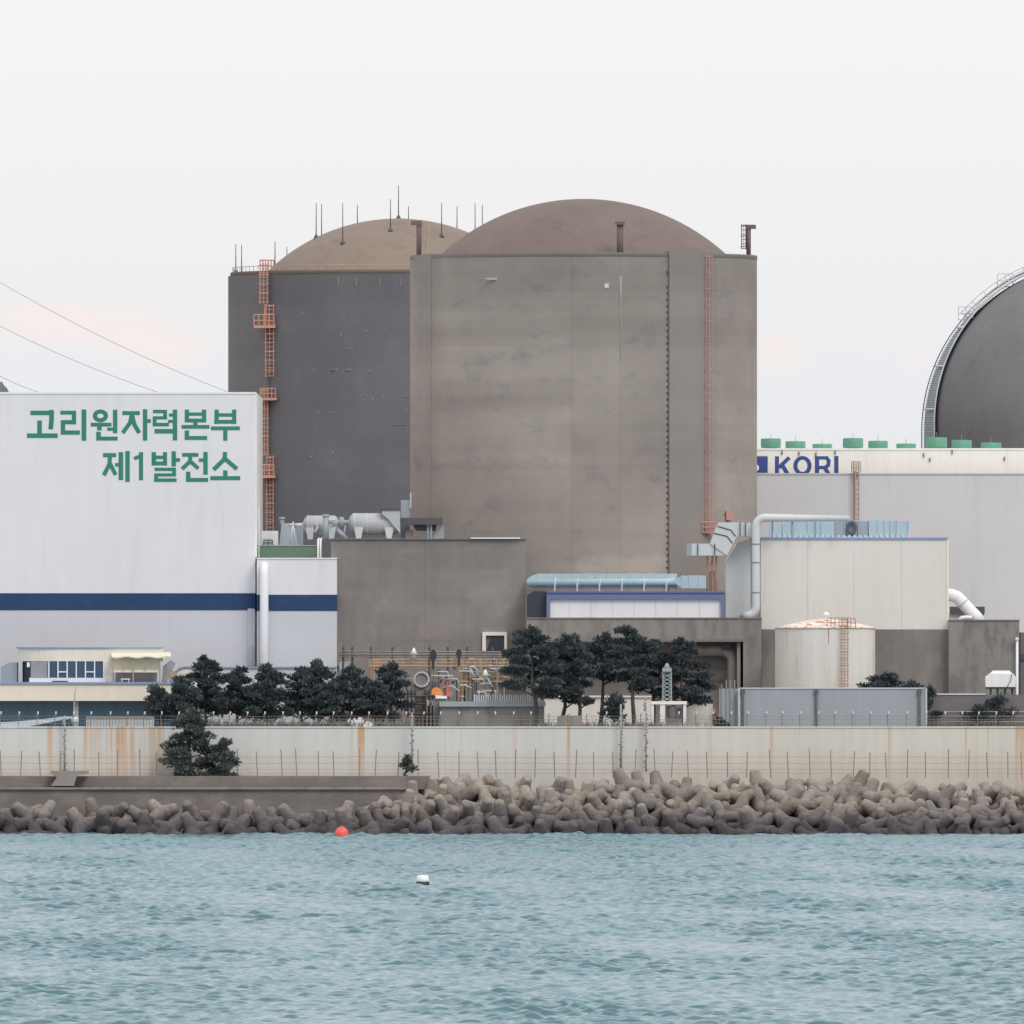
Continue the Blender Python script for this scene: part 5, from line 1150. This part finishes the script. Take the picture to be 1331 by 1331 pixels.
pine(247, 922, 1010, 76, YW - 3.5, 301, 'large pine growing in front of the sea wall above the ledge', 'pines before the wall', 'leaf2', base=Z(1012, YW - 3.5), dens=.8, bare=-.02, npads=46)
pine(289, 962, 1012, 40, YW - 3.2, 302, 'smaller pine beside the large one in front of the sea wall', 'pines before the wall', 'leaf2', base=Z(1012, YW - 3.2), dens=.75, bare=.02)
pine(529, 983, 1004, 13, YW - 2.4, 303, 'little scrubby weed at the foot of the slim pole', None, 'leaf2', base=Z(1010, YW - 2.4), npads=4, name='shrub')
pine(1150, 876, 900, 60, 36, 304, 'low spreading dark pine peeking over the panel wall', None, npads=14, bare=.1)
pine(1208, 893, 935, 17, 33, 305, 'slim dark shrub at the right end of the panel wall', None, npads=8, name='shrub', bare=.0)
pine(1185, 887, 902, 40, 35.5, 306, 'flat dark bush right of the spreading pine over the wall', None, npads=9, name='shrub')
pine(1298, 903, 935, 30, 33, 307, 'hazy shrub growing below the small white tank', None, npads=8, name='shrub', dens=.5)
pine(1268, 918, 936, 26, 33, 308, 'faint low shrub left of the shrub below the white tank', None, npads=5, name='shrub', dens=.4)
pine(938, 936, 944, 14, 24, 309, 'tiny weed on the wall top left of the panel wall', None, npads=3, name='shrub')

# ------------------------------------------------------------------ buoys
def bpos(px, row): dist = H * F / (row - HZ); return (px - CX) * dist / F, dist - D
bx, by = bpos(444, 1088)
B = thing('buoy', 'round red buoy floating just off the concrete blocks', 'buoy', (bx, by, 0))
r_ = .72; MB().lathe(bx, by, [(.01, -.35), (r_ * .8, -.25), (r_, .15), (r_ * .98, .45), (r_ * .8, .78), (r_ * .45, .98), (.2, 1.02)], 28).build('float', 'buoy_red', B)
MB().tube([(bx, by, .98), (bx, by, 1.12)], [.16, .12], 10).build('eyelet', 'buoy_red', B)
bx, by = bpos(549.5, 1151.5)
B = thing('buoy', 'white boxy buoy with black base out on the water', 'buoy', (bx, by, 0)); k = (by + D) / F
MB().lathe(bx, by, [(.01, .33), (8.2 * k, .33), (8.0 * k, .50), (7.2 * k, .82), (6.2 * k, .86), (.01, .90)], 24).build('float', 'white_paint', B)
MB().lathe(bx, by, [(.01, -.25), (6.8 * k, -.2), (8.8 * k, .1), (8.8 * k, .329), (.01, .329)], 24).build('base', 'buoy_black', B)

# ------------------------------------------------------------------ power lines
def catenary(p0, p1, sag, y0, y1, label):
    pts = []
    for i in range(41):
        q = i / 40 * 1.35 - .25; px = p0[0] + (p1[0] - p0[0]) * q; py = p0[1] + (p1[1] - p0[1]) * q + sag * (4 * q * (1 - q)); y = y0 + (y1 - y0) * q; pts.append((X(px, y), y, Z(py, y)))
    mb = MB(); mb.tube(pts, .032, 5); tag(mb.build('power_line', 'cable', origin=pts[0]), label, 'power line', 'power lines over the lettered hall')
catenary((0, 367), (290, 507), 7, 140, 150, 'topmost thin power line slanting down toward the slate grey reactor')
catenary((0, 424), (200, 508), 4, 140, 150, 'middle power line meeting the roof above the Korean lettering')
catenary((0, 489), (50, 510), 1, 140, 150, 'shortest lowest power line at the left edge over the roof')

# ------------------------------------------------------------------ camera
cam = bpy.data.cameras.new('camera'); co = bpy.data.objects.new('camera', cam); COL.objects.link(co)
co.location = (0, -D, H); co.rotation_euler = (PI / 2, 0, 0)
cam.sensor_width = 36; cam.lens = F / 1331 * 36; cam.shift_x = 0; cam.shift_y = (HZ - 665.5) / 1331
cam.clip_start = 10; cam.clip_end = 40000
scene.camera = co

# ------------------------------------------------------------------ light
SUN_EL, SUN_AZ = math.radians(46), math.radians(150)     # azimuth measured from +Y (north) clockwise; sea is south
wd = bpy.data.worlds.new('World'); scene.world = wd; wd.use_nodes = True; N = wd.node_tree.nodes; L = wd.node_tree.links
bg = N['Background']; sky = N.new('ShaderNodeTexSky'); sky.sky_type = 'NISHITA'; sky.sun_disc = False; sky.sun_elevation = SUN_EL; sky.sun_rotation = SUN_AZ
tc = N.new('ShaderNodeTexCoord'); sp_ = N.new('ShaderNodeSeparateXYZ'); L.new(tc.outputs['Generated'], sp_.inputs[0])
def ramp2(inp, stops):
    r = N.new('ShaderNodeValToRGB'); L.new(inp, r.inputs[0]); cr = r.color_ramp
    while len(cr.elements) < len(stops): cr.elements.new(.5)
    for e, (p, c) in zip(cr.elements, stops): e.position = p; e.color = c
    return r.outputs[0]
def mixc(f, a, b):
    m = N.new('ShaderNodeMix'); m.data_type = 'RGBA'
    if isinstance(f, float): m.inputs['Factor'].default_value = f
    else: L.new(f, m.inputs['Factor'])
    for v, k in ((a, 6), (b, 7)):
        if isinstance(v, tuple): m.inputs[k].default_value = v
        else: L.new(v, m.inputs[k])
    return m.outputs[2]
def W(r, g, b, s=1): return (lin(r) * s, lin(g) * s, lin(b) * s, 1)
base = ramp2(sp_.outputs[2], [(0, W(226, 230, 235)), (.012, W(237, 238, 242)), (.034, W(249, 247, 246)), (.3, W(243, 243, 245)), (1, W(250, 249, 250, 1.06))])
mp = N.new('ShaderNodeMapping'); mp.inputs['Scale'].default_value = (170, 170, 260); L.new(tc.outputs['Generated'], mp.inputs[0])
nz = N.new('ShaderNodeTexNoise'); nz.inputs['Scale'].default_value = 1; nz.inputs['Detail'].default_value = 5; L.new(mp.outputs[0], nz.inputs['Vector'])
def wm(op, a, b):
    n_ = N.new('ShaderNodeMath'); n_.operation = op
    for i_, v_ in enumerate((a, b)):
        if isinstance(v_, (int, float)): n_.inputs[i_].default_value = v_
        else: L.new(v_, n_.inputs[i_])
    return n_.outputs[0]
tot = 0.0
for cpx, cpy, wx, wy, am in ((90, 415, 150, 52, 1.0), (230, 455, 90, 45, .7), (1020, 465, 70, 55, 1.0), (1190, 470, 45, 40, .7), (-500, 430, 260, 50, .8), (1900, 440, 250, 50, .8)):   # faint warm cloud patches low over the horizon
    dx = wm('DIVIDE', wm('SUBTRACT', sp_.outputs[0], (cpx - CX) / F), wx / F); dz = wm('DIVIDE', wm('SUBTRACT', sp_.outputs[2], (HZ - cpy) / F), wy / F)
    g_ = wm('POWER', 2.718, wm('MULTIPLY', wm('ADD', wm('MULTIPLY', dx, dx), wm('MULTIPLY', dz, dz)), -1.0)); tot = wm('ADD', wm('MULTIPLY', g_, am), tot)
mm = N.new('ShaderNodeMath'); mm.operation = 'MULTIPLY'; mm.use_clamp = True
L.new(wm('MULTIPLY', wm('SUBTRACT', wm('MULTIPLY', tot, 1.7), wm('MULTIPLY', nz.outputs[0], 1.9)), 1.3), mm.inputs[0]); mm.inputs[1].default_value = 1.0
cl = mixc(mm.outputs[0], base, W(250, 239, 236))
sc = N.new('ShaderNodeVectorMath'); sc.operation = 'SCALE'; sc.inputs['Scale'].default_value = 10.0; L.new(cl, sc.inputs[0])
L.new(mixc(.96, sky.outputs[0], sc.outputs[0]), bg.inputs['Color']); bg.inputs['Strength'].default_value = .1
sun = bpy.data.lights.new('sun', 'SUN'); so = bpy.data.objects.new('sun', sun); COL.objects.link(so)
sun.energy = 1.25; sun.angle = math.radians(22); sun.color = (1, .965, .92)
d = Vector((math.sin(SUN_AZ) * math.cos(SUN_EL), math.cos(SUN_AZ) * math.cos(SUN_EL), math.sin(SUN_EL)))
so.rotation_euler = d.to_track_quat('Z', 'Y').to_euler(); so.location = (60, -60, 120)
scene.view_settings.view_transform = 'Standard'; scene.view_settings.look = 'None'; scene.view_settings.exposure = 0; scene.view_settings.gamma = 1
scene.render.engine = 'CYCLES'
scene.render.resolution_x = 1024; scene.render.resolution_y = 1024
